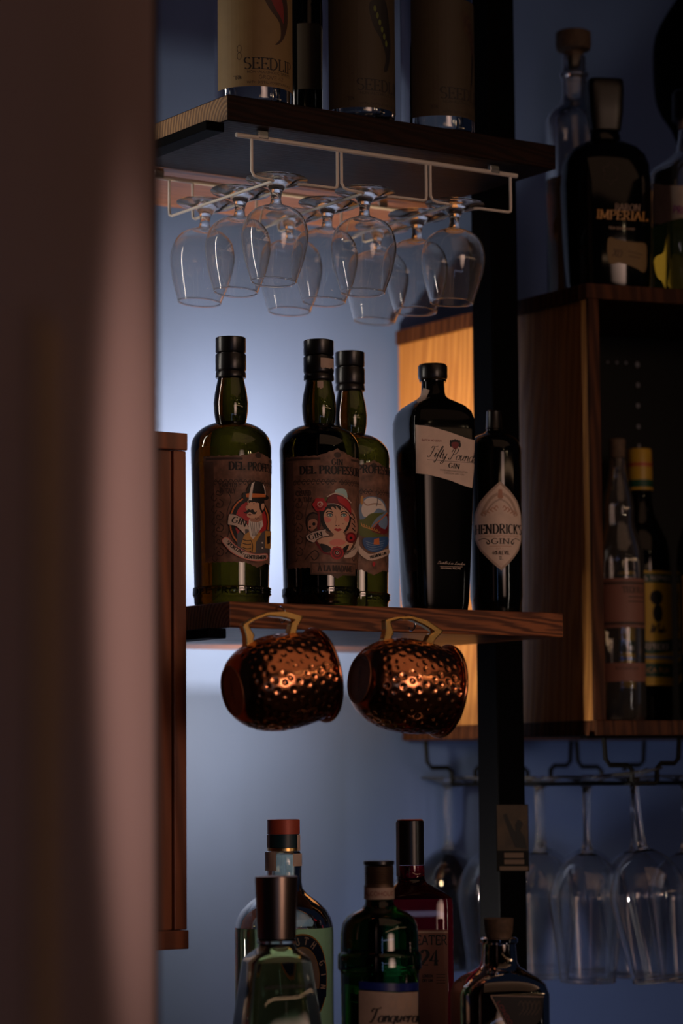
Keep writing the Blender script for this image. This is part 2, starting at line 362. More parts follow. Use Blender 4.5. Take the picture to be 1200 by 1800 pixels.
# ---------------------------------------------------------------- left wooden cabinet end
LY = 3.02
la = P(327, 793, LY); zt_ = P(327, 762, LY).z; zc_ = P(327, 793, LY).z; zb_ = P(325, 1635, LY).z; zbb = P(325, 1668, LY).z
lc = tag(empty('side_cabinet', (la.x, la.y, zbb)), 'reddish wooden cabinet end left of the bottles, partly behind the foreground wall', 'cabinet'); lo = lc.location
LV = la-SA; LT, LS = LV.dot(E1), LV.dot(E2)
def lbox(t0, t1, s0, s1, z0, z1, m, name, bev=.0012):
    b = MB(); q = [S(LT+t0, LS+s0, 0), S(LT+t1, LS+s0, 0), S(LT+t1, LS+s1, 0), S(LT+t0, LS+s1, 0)]
    b.prism([(p.x, p.y) for p in q], z0, z1, m); return b.build(name, lc, bevel=bev, org=lo)
lbox(-.34, .001, -.002, .30, zc_+.0006, zt_, 'red_wood', 'top_board')
lbox(-.016, 0, 0, .30, zb_+.0006, zc_, 'red_wood', 'side_board')
lbox(-.34, .001, -.002, .30, zbb, zb_, 'red_wood', 'bottom_board')
lbox(-.34, -.0165, .004, .012, zb_+.0006, zc_, 'red_wood', 'door_panel')
lbox(-.34, -.0165, .28, .288, zb_+.0006, zc_, 'cabinet_wood_shaded', 'back_panel')
# ---------------------------------------------------------------- hanging stemware rack (white wire)
RZ = ZT0-.009; V_ = [(438, 228), (596, 249), (752, 272), (900, 294)]
def tparam(px, s, z):   # t on the line of offset s seen at px
    lo_, hi_ = -.5, 1.5
    for _ in range(40):
        m_ = (lo_+hi_)/2; p = S(m_, s, z)-CAM; x = CX+F*p.dot(RT)/p.dot(_f)
        if x < px: lo_ = m_
        else: hi_ = m_
    return lo_
RS0 = .022; tv = [tparam(x, RS0, RZ) for x, y in V_]; RDEP = .235; ZR = RZ-.047
t_a = tparam(415, RS0, RZ); t_b = tparam(908, RS0, RZ)
rack = tag(empty('stemware_rack', S(t_a, RS0, RZ)), 'white wire stemware rack screwed under the upper shelf holding the short glasses', 'rack'); ro = rack.location
for s_ in (RS0, RS0+RDEP):
    b = MB(); b.tube([S(t_a, s_, RZ), S(t_b, s_, RZ)], .0028, 'white_wire', 10); b.build('rail', rack, smooth=True, org=ro)
    for tt in (t_a+.035, t_b-.035):
        b = MB(); c = S(tt, s_, RZ+.004); b.box(c, E1*.007, E2*.003, Vector((0, 0, .005)), 'steel'); b.build('clip', rack, bevel=.001, org=ro)
tc_ = [(tv[i]+tv[i+1])/2 for i in range(3)]
for i in range(3):
    for sg, tvv in ((-1, tv[i]+.003), (1, tv[i+1]-.003)):
        tw = tc_[i]-.012+sg*.0165; s0 = RS0; s1 = RS0+RDEP
        path = [S(tvv, s0, RZ), S(tvv, s0, ZR+.008), S(tvv+sg*-.002, s0-.002, ZR+.002), S(tvv-sg*.007, s0-.004, ZR), S(tw+sg*.006, s0-.002, ZR), S(tw+sg*.001, s0+.001, ZR), S(tw, s0+.008, ZR),
                S(tw, s1-.006, ZR), S(tw, s1-.001, ZR+.002), S(tw, s1, ZR+.008), S(tw, s1, RZ)]
        b = MB(); b.tube(path, .0017, 'white_wire', 8); b.build('wire', rack, smooth=True, org=ro)
# ---------------------------------------------------------------- glassware
def lathe_mesh(prof, n=48):
    return [[Vector((r*math.cos(2*math.pi*k/n), r*math.sin(2*math.pi*k/n), z)) for k in range(n)] for r, z in prof]
def refine(prof, n=4): return spline(prof, n)
def stem_glass(name, foot, stem, bowl_out, wall, label, cat, group, bm_='thin_glass', cap_n=4):
    """hangs upside down: origin at the foot's top face, z negative downwards"""
    r = tag(empty(name, (0, 0, 0)), label, cat, group)
    b = MB(); b.rings(lathe_mesh(foot, 44), 'glass', cap0=True, cap1=True); b.build('foot', r, smooth=True)
    b = MB(); b.rings(lathe_mesh(stem, 20), 'glass', cap0=True, cap1=True); b.build('stem', r, smooth=True)
    out = refine(bowl_out, 4); inn = [(max(x-wall, .0006), z-(wall*1.2 if x < .012 else wall*.3)) for x, z in out]
    inn[-1] = (out[-1][0]-wall, out[-1][1])
    prof = [(0.0005, out[0][1])]+out+[(out[-1][0]-wall*.5, out[-1][1]-wall*.5)]+inn[::-1]+[(0.0005, inn[0][1])]
    b = MB(); b.rings(lathe_mesh(prof, 56), bm_, cap0=True, cap1=True); bw = b.build('bowl', r, smooth=True)
    zr, rr_ = out[-1][1], out[-1][0]-wall*.5
    b = MB(); b.tube([Vector((rr_*math.cos(2*math.pi*i/56), rr_*math.sin(2*math.pi*i/56), zr-.0009)) for i in range(56)], .0009, 'glass', 8, closed=True); b.build('rim', bw, smooth=True)
    return r
GL = 'short-stemmed clear snifter glasses hanging upside down from the white rack'
sn = stem_glass('snifter_glass',
    [(.0350, 0.0), (.0357, -.0009), (.0345, -.0020), (.022, -.0042), (.012, -.0075), (.0078, -.0135)],
    [(.0076, -.0136), (.0062, -.018), (.0058, -.023), (.0066, -.0285), (.0085, -.0305)],
    [(.0060, -.0306), (.014, -.0325), (.026, -.038), (.0338, -.047), (.0375, -.058), (.0386, -.067), (.0375, -.079), (.0342, -.095), (.0292, -.111), (.0262, -.1200)],
    .0015, 'a', 'glass', GL)
names = [
 (0, .042, 'snifter hanging in the front row of the rack, leftmost of the front three'),
 (1, .042, 'snifter hanging in the front row of the rack, middle of the front three'),
 (2, .042, 'snifter hanging in the front row of the rack, rightmost, beside the black post'),
 (0, .120, 'snifter hanging in the second row of the rack, left column'),
 (1, .120, 'snifter hanging in the second row of the rack, middle column'),
 (2, .120, 'snifter hanging in the second row of the rack, right column'),
 (0, .198, 'snifter hanging at the back of the rack, brightly lit, far left of all glasses'),
 (1, .198, 'snifter hanging at the back of the rack, lit from behind, middle column'),
 (2, .198, 'snifter hanging at the back of the rack, lowest in the photo, right column')]
for i, (c, s_, lb) in enumerate(names):
    o = sn if i == 0 else copy_tree(sn)
    o.location = S(tc_[c]-.012+(.0, -.002, .003)[c], s_, ZR+.0075); o['label'] = lb
    o.rotation_euler = (math.radians(random.uniform(-1.5, 1.5)-1.5), math.radians(random.uniform(-1.5, 1.5)+3.0), 0)
# black wine-glass rack under the cabinet
def cparam(px, s, z):
    lo_, hi_ = -.5, 1.5
    for _ in range(40):
        m_ = (lo_+hi_)/2; p = C(m_, s, z)-CAM; x = CX+F*p.dot(RT)/p.dot(_f)
        if x < px: lo_ = m_
        else: hi_ = m_
    return lo_
zW0 = ZC0-.001; zW1 = P(1075, 1345, 3.42).z; zW2 = P(1130, 1377, 3.42).z
t1, t2, t3, t4 = [cparam(x, .01, zW1) for x in (1064, 1110, 1154, 1192)]
wr = tag(empty('wine_glass_rack', C(t1, .01, zW2)), 'black stepped wire rack under the cabinet holding the wine glasses', 'rack'); wo = wr.location
for k, dt in enumerate((0, t4-t1+.012, 2*(t4-t1+.012))):
    for s_, nm in ((.01, 'hanger'), (CD-.03, 'hanger')):
        b = MB(); b.tube([C(t1+dt-.002, s_, zW0), C(t1+dt, s_, zW1+.008), C(t1+dt+.006, s_, zW1), C(t2+dt-.006, s_, zW1), C(t2+dt, s_, zW1-.006), C(t2+dt, s_, zW2+.004), C(t2+dt+.003, s_, zW2), C(t3+dt-.003, s_, zW2), C(t3+dt, s_, zW2+.004), C(t3+dt, s_, zW1-.004), C(t3+dt+.006, s_, zW1+.002), C(t4+dt-.006, s_, zW1+.002), C(t4+dt, s_, zW1+.008), C(t4+dt+.002, s_, zW0)], .0031, 'black_wire', 8)
        b.build(nm, wr, smooth=True, org=wo)
    for tt in (t2+dt, t3+dt):
        b = MB(); b.tube([C(tt, .01, zW2), C(tt, CD-.03, zW2)], .0026, 'black_wire', 8); b.build('rail', wr, smooth=True, org=wo)
b = MB(); b.box(C(t1+.10, .01, ZC0-.002), G1*.13, G2*.006, Vector((0, 0, .0018)), 'black_metal'); b.build('mounting_bar', wr, org=wo, bevel=.0004)
WG = 'long-stemmed clear wine glasses hanging upside down under the cabinet'
wg = stem_glass('wine_glass',
    [(.0385, 0.0), (.0395, -.0014), (.037, -.0030), (.022, -.0060), (.010, -.0100), (.0052, -.0170)],
    [(.0056, -.0171), (.0050, -.030), (.0046, -.055), (.0046, -.080), (.0058, -.094), (.0085, -.0985)],
    [(.0060, -.0986), (.014, -.1015), (.026, -.109), (.037, -.121), (.0445, -.136), (.0490, -.151), (.0496, -.158), (.0488, -.166), (.0462, -.185), (.0424, -.212), (.0388, -.238), (.0356, -.262)],
    .0014, 'a', 'glass', WG, 'crystal')
tcw = (t2+t3)/2; dch = t4-t1+.012
wl_ = [(0, .035, 'wine glass hanging tilted at the front of the black rack, nearest to the camera'),
 (0, .128, 'wine glass hanging second from the front, just left of the tilted wine glass'),
 (0, .230, 'wine glass hanging immediately right of the black post'),
 (0, .333, 'wine glass mostly hidden by the left edge of the black post'),
 (0, .438, 'blurred wine glass hanging left of the post, furthest back in the rack'),
 (1, .088, 'wine glass cut off by the right edge of the photo'),
 (1, .192, 'wine glass hanging behind the tilted one near the right edge'),
 (1, .294, 'wine glass whose stem rises just right of the tilted stem'),
 (1, .396, 'blurred wine glass behind the one beside the post')]
for i, (c, s_, lb) in enumerate(wl_):
    o = wg if i == 0 else copy_tree(wg)
    o.location = C(tcw+c*dch, s_, zW2+.0108); o['label'] = lb
    o.rotation_euler = (math.radians(1.0), math.radians(-7.0 if i == 0 else 0.4), 0)
    if i == 0: o.location.z += .0055
# ---------------------------------------------------------------- bottles
def ring(cx, cy, z, rx, ry, ex, rot, n):
    out = []
    for k in range(n):
        a = 2*math.pi*k/n; c, s_ = math.cos(a), math.sin(a)
        if ex != 2:
            q = (abs(c)**ex+abs(s_)**ex)**(-1/ex)
        else: q = 1
        x, y = rx*q*c, ry*q*s_
        out.append(Vector((cx+x*math.cos(rot)-y*math.sin(rot), cy+x*math.sin(rot)+y*math.cos(rot), z)))
    return out
class Bottle:
    """px-measured bottle: cx centre column, Y distance, base height zb"""
    def __init__(s, name, label, cx, cyref, Y, zb, group=None, ex=2, rot=0, asp=1.0, scale=1.0, cat='bottle'):
        s.cx, s.Y, s.zb, s.ex, s.rot, s.asp = cx, Y, zb, ex, math.radians(rot), asp
        p = P(cx, cyref, Y); s.X = p.x; s.c = Vector((p.x, Y, zb)); s.k = Y/F
        s.root = tag(empty(name, s.c), label, cat, group); s.bvh = None; s.prof = None
    def z(s, y): return P(s.cx, y, s.Y).z
    def loft(s, prof, mat, name, round_=False, n=64, parent=None, inset=0, zadd=0, outer=False, wall=None, smooth=True, label=None, refine_=0):
        if refine_: prof = spline(prof, refine_)
        pr = []
        for e in prof:
            y, r_ = e[0], e[1]; ex = e[2] if len(e) > 2 else (2 if round_ else s.ex)
            z = s.zb if y is None else (s.z(y) if y > 5 else y)
            pr.append((z, max(r_*s.k-inset, .0004), ex))
        mk = lambda off: [ring(s.X, s.Y, z, max(r_-off, .0004), max(r_*s.asp-off, .0004) if ex != 2 or s.asp != 1 else max(r_-off, .0004), ex, s.rot, n) for z, r_, ex in pr]
        b = MB(); R = mk(0); b.rings(R, mat)
        if outer:
            vs = [v for r_ in R for v in r_]; s.bvh = BVHTree.FromPolygons([tuple(v) for v in b.v], [tuple(f) for f in b.f])
        if wall:
            pr2 = [(z+(wall if i == len(pr)-1 else (-wall if i == 0 else 0)), r_, ex) for i, (z, r_, ex) in enumerate(pr)]
            # profiles run top -> bottom
            pr_save = pr; pr = pr2; R2 = mk(wall); pr = pr_save
            b.rings(R2, mat, flip=True)
        o = b.build(name, parent or s.root, smooth=('keep' if wall else True) if smooth else None, org=s.c)
        if wall:
            pass
        if label: o['label'] = label
        return o
    # --- decals
    def pz(s, px, py):
        d = ray(px, py); h = s.bvh.ray_cast(CAM, d)
        if h[0] is None:
            xc = s.cx
            for f in (.99, .98, .96, .94, .9, .85):
                h = s.bvh.ray_cast(CAM, ray(xc+(px-xc)*f, py))
                if h[0] is not None: break
            if h[0] is None: return (math.copysign(1.5, px-xc), s.z(py))
        v = h[0]; return (math.atan2(v.x-s.X, -(v.y-s.Y)), v.z)
    def surf(s, phi, z, off):
        d = Vector((math.sin(phi), -math.cos(phi), 0)); o = Vector((s.X, s.Y, z))
        h = s.bvh.ray_cast(o+d*.3, -d)
        r = (h[0]-o).length if h[0] is not None else .04
        return o+d*(r+off)
class Decal:
    """flat print on a bottle; everything kept as polygons in (u = phi*R, z)"""
    def __init__(s, bot, Rpx): s.b = bot; s.R = Rpx*bot.k; s.polys = []
    def px(s, pts, mat, layer, dens=4):
        out = []; N = len(pts)
        for i in range(N):
            a, c = pts[i], pts[(i+1) % N]; n = max(1, int(math.hypot(c[0]-a[0], c[1]-a[1])/dens))
            for k in range(n): out.append((a[0]+(c[0]-a[0])*k/n, a[1]+(c[1]-a[1])*k/n))
        q = [s.b.pz(*p) for p in out]; s.polys.append(([(p[0]*s.R, p[1]) for p in q], mat, layer))
    def blob(s, pts, mat, layer): s.px(spline(pts, 4, True), mat, layer, 6)
    def ell(s, cx, cy_, rx, ry, mat, layer, n=20): s.px([(cx+rx*math.cos(2*math.pi*k/n), cy_+ry*math.sin(2*math.pi*k/n)) for k in range(n)], mat, layer, 8)
    def line(s, pts, w_, mat, layer, sm=True):
        pts = spline(pts, 4) if sm and len(pts) > 2 else pts
        for q in ribbon(pts, lambda t: w_): s.px(q, mat, layer, 9)
    def uv(s, pts, mat, layer): s.polys.append((pts, mat, layer))
    def lab(s, deg, y, mat, layer, pts): pass
    def text(s, txt, deg, y, h, wid, mat, layer, style='serif', rot=0, arch=0, weight=1.0, bend=None):
        """deg = centre angle on the bottle, y = baseline row at the front, h,wid in px"""
        k = s.b.k; z0 = P(s.b.cx, y, s.b.Y-s.R).z; u0 = math.radians(deg)*s.R
        quads = text_quads(txt, h, wid, style, weight)
        cr, sr = math.cos(math.radians(rot)), math.sin(math.radians(rot))
        for q in quads:
            o = []
            for x, yy in q:
                if bend:   # text on a circle of radius bend px
                    a = x/bend; rr = bend+yy if bend > 0 else bend+yy
                    x2, y2 = rr*math.sin(a), rr*math.cos(a)-bend
                else: x2, y2 = x, yy+arch*(1-(2*x/wid)**2)
                x3, y3 = x2*cr-y2*sr, x2*sr+y2*cr
                o.append((u0+x3*k, z0+y3*k))
            s.polys.append((o, mat, layer))
    def build(s, name, parent, step=3.0, label=None, mats_base=.00035):
        groups = {}
        bm = bmesh.new(); mats = []
        for pts, mat, layer in s.polys:
            if mat not in mats: mats.append(mat)
            mi = mats.index(mat)
            try: tris = tessellate_polygon([[Vector((p[0], p[1], 0)) for p in pts]])
            except Exception: continue
            vs = [bm.verts.new((p[0], layer*10.0, p[1])) for p in pts]
            for t in tris:
                try: f = bm.faces.new([vs[i] for i in t]); f.material_index = mi
                except ValueError: pass
        us = [v.co.x for v in bm.verts]; st = step*s.b.k; u = math.floor(min(us)/st)*st
        while u < max(us):
            u += st; bmesh.ops.bisect_plane(bm, geom=bm.verts[:]+bm.edges[:]+bm.faces[:], plane_co=(u, 0, 0), plane_no=(1, 0, 0))
        for v in bm.verts:
            L = v.co.y/10.0; v.co = s.b.surf(v.co.x/s.R, v.co.z, mats_base+L*.00014)-s.b.c
        me = bpy.data.meshes.new(name); bm.to_mesh(me); bm.free()
        for m in mats: me.materials.append(MAT[m])
        o = bpy.data.objects.new(name, me); col.objects.link(o); o.parent = parent
        if label: o['label'] = label
        return o
def ribbon(pts, wf):
    qs = []; N = len(pts)
    nrm = []
    for i in range(N):
        a = pts[max(i-1, 0)]; c = pts[min(i+1, N-1)]; dx, dy = c[0]-a[0], c[1]-a[1]; l = math.hypot(dx, dy) or 1
        nrm.append((-dy/l, dx/l, (dx/l, dy/l)))
    for i in range(N-1):
        w0_, w1_ = wf(nrm[i][2])/2, wf(nrm[i+1][2])/2; a, c = pts[i], pts[i+1]
        qs.append([(a[0]+nrm[i][0]*w0_, a[1]+nrm[i][1]*w0_), (c[0]+nrm[i+1][0]*w1_, c[1]+nrm[i+1][1]*w1_), (c[0]-nrm[i+1][0]*w1_, c[1]-nrm[i+1][1]*w1_), (a[0]-nrm[i][0]*w0_, a[1]-nrm[i][1]*w0_)])
    return qs
def arc(cx, cy_, rx, ry, a0, a1, n=10): return [(cx+rx*math.cos(math.radians(a0+(a1-a0)*k/n)), cy_+ry*math.sin(math.radians(a0+(a1-a0)*k/n))) for k in range(n+1)]
L_ = lambda *p: [tuple(q) for q in p]
G = {  # width, strokes, serif points
 'A': (.78, [L_((.05, 0), (.39, 1)), L_((.39, 1), (.73, 0)), L_((.18, .35), (.6, .35))], [(.05, 0), (.73, 0)]),
 'À': (.78, [L_((.05, 0), (.39, 1)), L_((.39, 1), (.73, 0)), L_((.18, .35), (.6, .35)), L_((.22, 1.28), (.42, 1.1))], [(.05, 0), (.73, 0)]),
 'B': (.68, [L_((.14, 0), (.14, 1)), L_((.14, 1), (.34, 1))+arc(.34, .76, .24, .24, 90, -90)+L_((.14, .52)), L_((.34, .52))+arc(.34, .26, .28, .26, 90, -90)+L_((.14, 0))], [(.14, 0), (.14, 1)]),
 'C': (.74, [arc(.42, .5, .34, .5, 50, 310, 14)], []),
 'D': (.80, [L_((.14, 0), (.14, 1)), L_((.14, 1), (.3, 1))+arc(.3, .5, .42, .5, 90, -90, 14)+L_((.14, 0))], [(.14, 0), (.14, 1)]),
 'E': (.66, [L_((.14, 0), (.14, 1)), L_((.14, .97), (.58, .97)), L_((.14, .5), (.46, .5)), L_((.14, .03), (.60, .03)), L_((.58, 1), (.58, .82)), L_((.6, 0), (.6, .2)), L_((.46, .42), (.46, .58))], [(.14, 0), (.14, 1)]),
 'F': (.62, [L_((.14, 0), (.14, 1)), L_((.14, .97), (.56, .97)), L_((.14, .5), (.44, .5)), L_((.56, 1), (.56, .82)), L_((.44, .42), (.44, .58))], [(.14, 0), (.14, 1)]),
 'G': (.80, [arc(.42, .5, .34, .5, 50, 330, 14)+L_((.70, .42)), L_((.5, .42), (.78, .42))], []),
 'H': (.84, [L_((.14, 0), (.14, 1)), L_((.70, 0), (.70, 1)), L_((.14, .5), (.7, .5))], [(.14, 0), (.14, 1), (.7, 0), (.7, 1)]),
 'I': (.34, [L_((.17, 0), (.17, 1))], [(.17, 0), (.17, 1)]),
 'K': (.78, [L_((.14, 0), (.14, 1)), L_((.16, .42), (.62, 1)), L_((.3, .58), (.68, 0))], [(.14, 0), (.14, 1), (.68, 0), (.62, 1)]),
 'L': (.62, [L_((.14, 0), (.14, 1)), L_((.14, .03), (.58, .03)), L_((.58, 0), (.58, .22))], [(.14, 0), (.14, 1)]),
 'M': (.96, [L_((.12, 0), (.12, 1)), L_((.12, 1), (.48, .1)), L_((.48, .1), (.84, 1)), L_((.84, 0), (.84, 1))], [(.12, 0), (.84, 0), (.12, 1), (.84, 1)]),
 'N': (.86, [L_((.14, 0), (.14, 1)), L_((.14, 1), (.72, 0)), L_((.72, 0), (.72, 1))], [(.14, 0), (.14, 1), (.72, 1)]),
 'O': (.84, [arc(.42, .5, .35, .5, 0, 360, 20)], []),
 'P': (.68, [L_((.14, 0), (.14, 1)), L_((.14, 1), (.34, 1))+arc(.34, .73, .27, .27, 90, -90)+L_((.14, .46))], [(.14, 0), (.14, 1)]),
 'Q': (.84, [arc(.42, .5, .35, .5, 0, 360, 20), L_((.45, .2), (.8, -.15))], []),
 'R': (.76, [L_((.14, 0), (.14, 1)), L_((.14, 1), (.34, 1))+arc(.34, .75, .25, .25, 90, -90)+L_((.14, .5)), L_((.34, .5), (.68, 0))], [(.14, 0), (.14, 1), (.68, 0)]),
 'S': (.62, [arc(.32, .75, .23, .25, 35, 270, 10)+arc(.32, .25, .25, .25, 90, -145, 10)], []),
 'T': (.74, [L_((.37, 0), (.37, 1)), L_((.06, .97), (.68, .97)), L_((.06, 1), (.06, .8)), L_((.68, 1), (.68, .8))], [(.37, 0)]),
 'U': (.82, [L_((.13, 1), (.13, .3))+arc(.41, .3, .28, .3, 180, 360, 10)+L_((.69, 1))], [(.13, 1), (.69, 1)]),
 'V': (.78, [L_((.05, 1), (.39, 0)), L_((.39, 0), (.73, 1))], [(.05, 1), (.73, 1)]),
 'W': (1.1, [L_((.05, 1), (.3, 0)), L_((.3, 0), (.55, .9)), L_((.55, .9), (.8, 0)), L_((.8, 0), (1.05, 1))], [(.05, 1), (1.05, 1)]),
 'X': (.78, [L_((.08, 0), (.7, 1)), L_((.08, 1), (.7, 0))], [(.08, 0), (.7, 0), (.08, 1), (.7, 1)]),
 'Y': (.78, [L_((.05, 1), (.39, .45), (.39, 0)), L_((.39, .45), (.73, 1))], [(.05, 1), (.73, 1), (.39, 0)]),
 'Z': (.7, [L_((.08, .97), (.62, .97), (.08, .03), (.62, .03))], []),
 '0': (.66, [arc(.33, .5, .26, .5, 0, 360, 16)], []), '1': (.4, [L_((.08, .8), (.22, 1), (.22, 0))], [(.22, 0)]),
 '2': (.64, [arc(.32, .72, .24, .28, 160, -30, 10)+L_((.08, .03), (.58, .03))], []),
 '4': (.68, [L_((.45, 0), (.45, 1), (.05, .3), (.64, .3))], [(.45, 0)]), '3': (.6, [arc(.28, .75, .22, .25, 140, -90, 8)+arc(.28, .25, .25, .25, 90, -140, 8)], []),
 '%': (.8, [arc(.2, .75, .14, .2, 0, 360, 8), arc(.6, .25, .14, .2, 0, 360, 8), L_((.15, 0), (.65, 1))], []),
 '&': (.84, [L_((.75, .45), (.55, .05))+arc(.33, .25, .26, .25, 320, 100, 8)+L_((.48, .75), (.35, 1), (.22, .8), (.72, 0))], []),
 "'": (.26, [L_((.13, 1), (.10, .72))], []), '.': (.26, [L_((.1, .05), (.16, .05))], []), '#': (.7, [L_((.2, 0), (.3, 1)), L_((.45, 0), (.55, 1)), L_((.1, .35), (.62, .35)), L_((.1, .65), (.62, .65))], []),
 '-': (.5, [L_((.08, .42), (.42, .42))], []), ' ': (.36, [], []),
}
# connected script letters (x-height .45)
SCR = {
 'a': (.50, [arc(.24, .22, .20, .22, 40, 330, 12), L_((.42, .44), (.40, .06), (.50, .02))]),
 'd': (.52, [arc(.24, .22, .20, .22, 40, 330, 12), L_((.46, 1.0), (.41, .06), (.52, .02))]),
 'e': (.42, [L_((.05, .2), (.34, .28))+arc(.22, .26, .15, .18, 20, 300, 10)+L_((.42, .1))]),
 'f': (.34, [L_((.0, .1), (.22, .6), (.34, .95), (.24, 1.02), (.16, .6), (.12, -.1), (.04, -.4), (-.06, -.28)), L_((.02, .42), (.36, .44))]),
 'h': (.52, [L_((.1, 1), (.1, 0)), L_((.1, .25), (.3, .45), (.38, .3), (.38, .04), (.5, .04))]),
 'i': (.26, [L_((.0, .1), (.12, .44), (.12, .05), (.26, .04)), L_((.15, .66), (.17, .7))]),
 'l': (.28, [L_((.0, .1), (.2, .8), (.14, 1.0), (.1, .5), (.12, .04), (.28, .06))]),
 'm': (.76, [L_((.0, .3), (.1, .44), (.1, 0)), L_((.1, .25), (.28, .45), (.34, .3), (.34, 0)), L_((.34, .25), (.52, .45), (.6, .3), (.6, .04), (.74, .05))]),
 'n': (.52, [L_((.0, .3), (.1, .44), (.1, 0)), L_((.1, .25), (.28, .45), (.38, .3), (.38, .04), (.52, .05))]),
 'o': (.46, [arc(.22, .22, .19, .22, 60, 420, 14), L_((.32, .42), (.46, .36))]),
 'q': (.5, [arc(.24, .22, .20, .22, 40, 330, 12), L_((.42, .44), (.38, -.4), (.46, -.2))]),
 'r': (.4, [L_((.0, .3), (.1, .44), (.1, 0)), L_((.1, .25), (.24, .44), (.36, .38))]),
 's': (.38, [L_((.0, .1), (.2, .46), (.1, .3), (.28, .14), (.18, 0), (.02, .06))]),
 't': (.30, [L_((.0, .1), (.18, .8), (.12, .2), (.16, .03), (.3, .06)), L_((.02, .5), (.32, .52))]),
 'u': (.52, [L_((.0, .3), (.08, .44), (.1, .1), (.2, 0), (.36, .2)), L_((.4, .44), (.38, .06), (.52, .04))]),
 'y': (.48, [L_((.0, .3), (.08, .44), (.1, .1), (.2, 0), (.36, .2)), L_((.42, .44), (.34, -.3), (.16, -.46), (.1, -.3), (.48, .1))]),
 'b': (.46, [L_((.12, 1), (.1, .1), (.2, 0))+arc(.24, .2, .16, .2, -60, 140, 8)]),
 'c': (.4, [arc(.22, .22, .18, .22, 50, 320, 12)]), 'v': (.42, [L_((.02, .44), (.18, 0), (.38, .46))]),
 'F': (.72, [L_((.10, .78), (.16, .94), (.45, .92), (.74, 1.0)), L_((.40, .92), (.34, .45), (.24, .05), (.06, .0), (.02, .1)), L_((.18, .48), (.52, .54))]),
 'P': (.78, [L_((.38, .95), (.3, .4), (.2, .02), (.04, .0), (.0, .12)), L_((.08, .62), (.2, .92), (.5, 1.0), (.72, .86), (.62, .54), (.3, .44))]),
 'D': (.86, [L_((.38, .95), (.3, .4), (.12, .02), (.5, 0), (.8, .4), (.7, .88), (.34, 1.0), (.06, .82))]),
 'L': (.66, [L_((.5, .8), (.44, 1), (.3, .8), (.26, .3), (.1, .02), (.3, .06), (.62, .02))]),
 'T': (.72, [L_((.0, .7), (.1, .92), (.4, .9), (.72, 1.0)), L_((.4, .92), (.34, .4), (.2, .02), (.04, .06))]),
 'W': (1.0, [L_((.1, .95), (.12, 0), (.46, .8), (.5, 0), (.9, 1.0))]), ' ': (.34, []), '.': (.2, [L_((.08, .02), (.12, .02))]),
}
def text_quads(txt, h, wid, style, weight):
    out = []; x = 0; ad = 1.06
    glyphs = []
    for ch in txt:
        if style == 'script': g = SCR.get(ch, SCR[' ']); wd, st, sf = g[0], [spline(s_, 4) if len(s_) > 2 and len(s_) < 9 else s_ for s_ in g[1]], []
        else:
            g = G.get(ch.upper(), G[' ']); wd, st, sf = g
        glyphs.append((x, st, sf, wd)); x += wd*(ad if style != 'script' else .98)
    tot = x or 1; sx = wid/tot/1.0
    for gx, st, sf, wd in glyphs:
        for s_ in st:
            pts = [((gx+p[0]+(.35*p[1] if style == 'script' else 0)-tot/2)*sx, p[1]*h) for p in s_]
            if style == 'serif': wf = lambda t: h*weight*(.07+.13*abs(t[1])**1.5)
            elif style == 'script': wf = lambda t: h*weight*(.035+.06*abs(t[1])**1.5)
            else: wf = lambda t: h*weight*.15
            out += ribbon(pts, wf)
        if style == 'serif':
            for px_, py_ in sf:
                cxx = (gx+px_-tot/2)*sx; yy = h*(.03 if py_ < .5 else .97); hw = .15*sx; th = h*.035*max(1, weight)
                out.append([(cxx-hw, yy-th), (cxx+hw, yy-th), (cxx+hw, yy+th), (cxx-hw, yy+th)])
    return out
# ---------- the three olive bottles
PG = 'dark olive bottles with ornate brown labels'
def olive_bottle(cx, Y, label, dy, sticker=False):
    """profile rows are those of the first bottle; k scales them to this distance"""
    B = Bottle('gin_bottle', label, cx, 800, Y, ZM1, PG)
    z0 = P(406, 1062, 3.10).z; hh = lambda y: P(406, y, 3.10).z-P(406, 1064, 3.10).z+ZM1
    kk = 3.10/F
    def pr(lst, mat, name, wall=None, outer=False, n=64, refine_=0, parent=None):
        if refine_: lst = spline(lst, refine_)
        R = [ring(B.X, B.Y, hh(y) if y < 1063 else ZM1+.0004, r_*kk, r_*kk, 2, 0, n) for y, r_ in lst]
        b = MB(); b.rings(R, mat)
        if outer: B.bvh = BVHTree.FromPolygons([tuple(v) for v in b.v], [tuple(f) for f in b.f])
        if wall:
            w2 = [ring(B.X, B.Y, (hh(y) if y < 1063 else ZM1+.0004)+(.004 if i == len(lst)-1 else (-.002 if i == 0 else 0)), max(r_*kk-wall, .001), max(r_*kk-wall, .001), 2, 0, n) for i, (y, r_) in enumerate(lst)]
            b.rings(w2, mat, flip=True)
        return b.build(name, parent or B.root, smooth='keep' if wall else True, org=B.c)
    body = [(655, 22.5), (662, 23), (672, 25), (688, 28.5), (706, 30.6), (722, 30), (732, 28.6), (740, 27)]+spline([(741.5, 28.5), (744, 38), (748, 47), (754, 56), (762, 63.5), (772, 69), (786, 71.5)], 3)+[(830, 70.6), (900, 69), (960, 67.6), (1030, 66), (1031, 68.3), (1034, 68.8), (1044, 68.8), (1048, 66.5), (1058, 66), (1064, 64)]
    pr(body, 'olive_shell', 'glass_body', outer=True)
    cap = pr([(590.5, 22), (590.8, 25.5), (592, 27), (616, 27), (618, 25.8), (619, 23), (620, 23)], 'black_cap', 'cap')
    cs = pr([(620, 23), (620.3, 26.6), (622, 27.3), (647, 27.3), (649, 26.6), (651, 25.6), (653, 26.8), (660, 27.3), (662, 26.5), (663, 24)], 'black_cap', 'neck_sleeve')
    # embossed letters round the foot
    return B, hh, cs
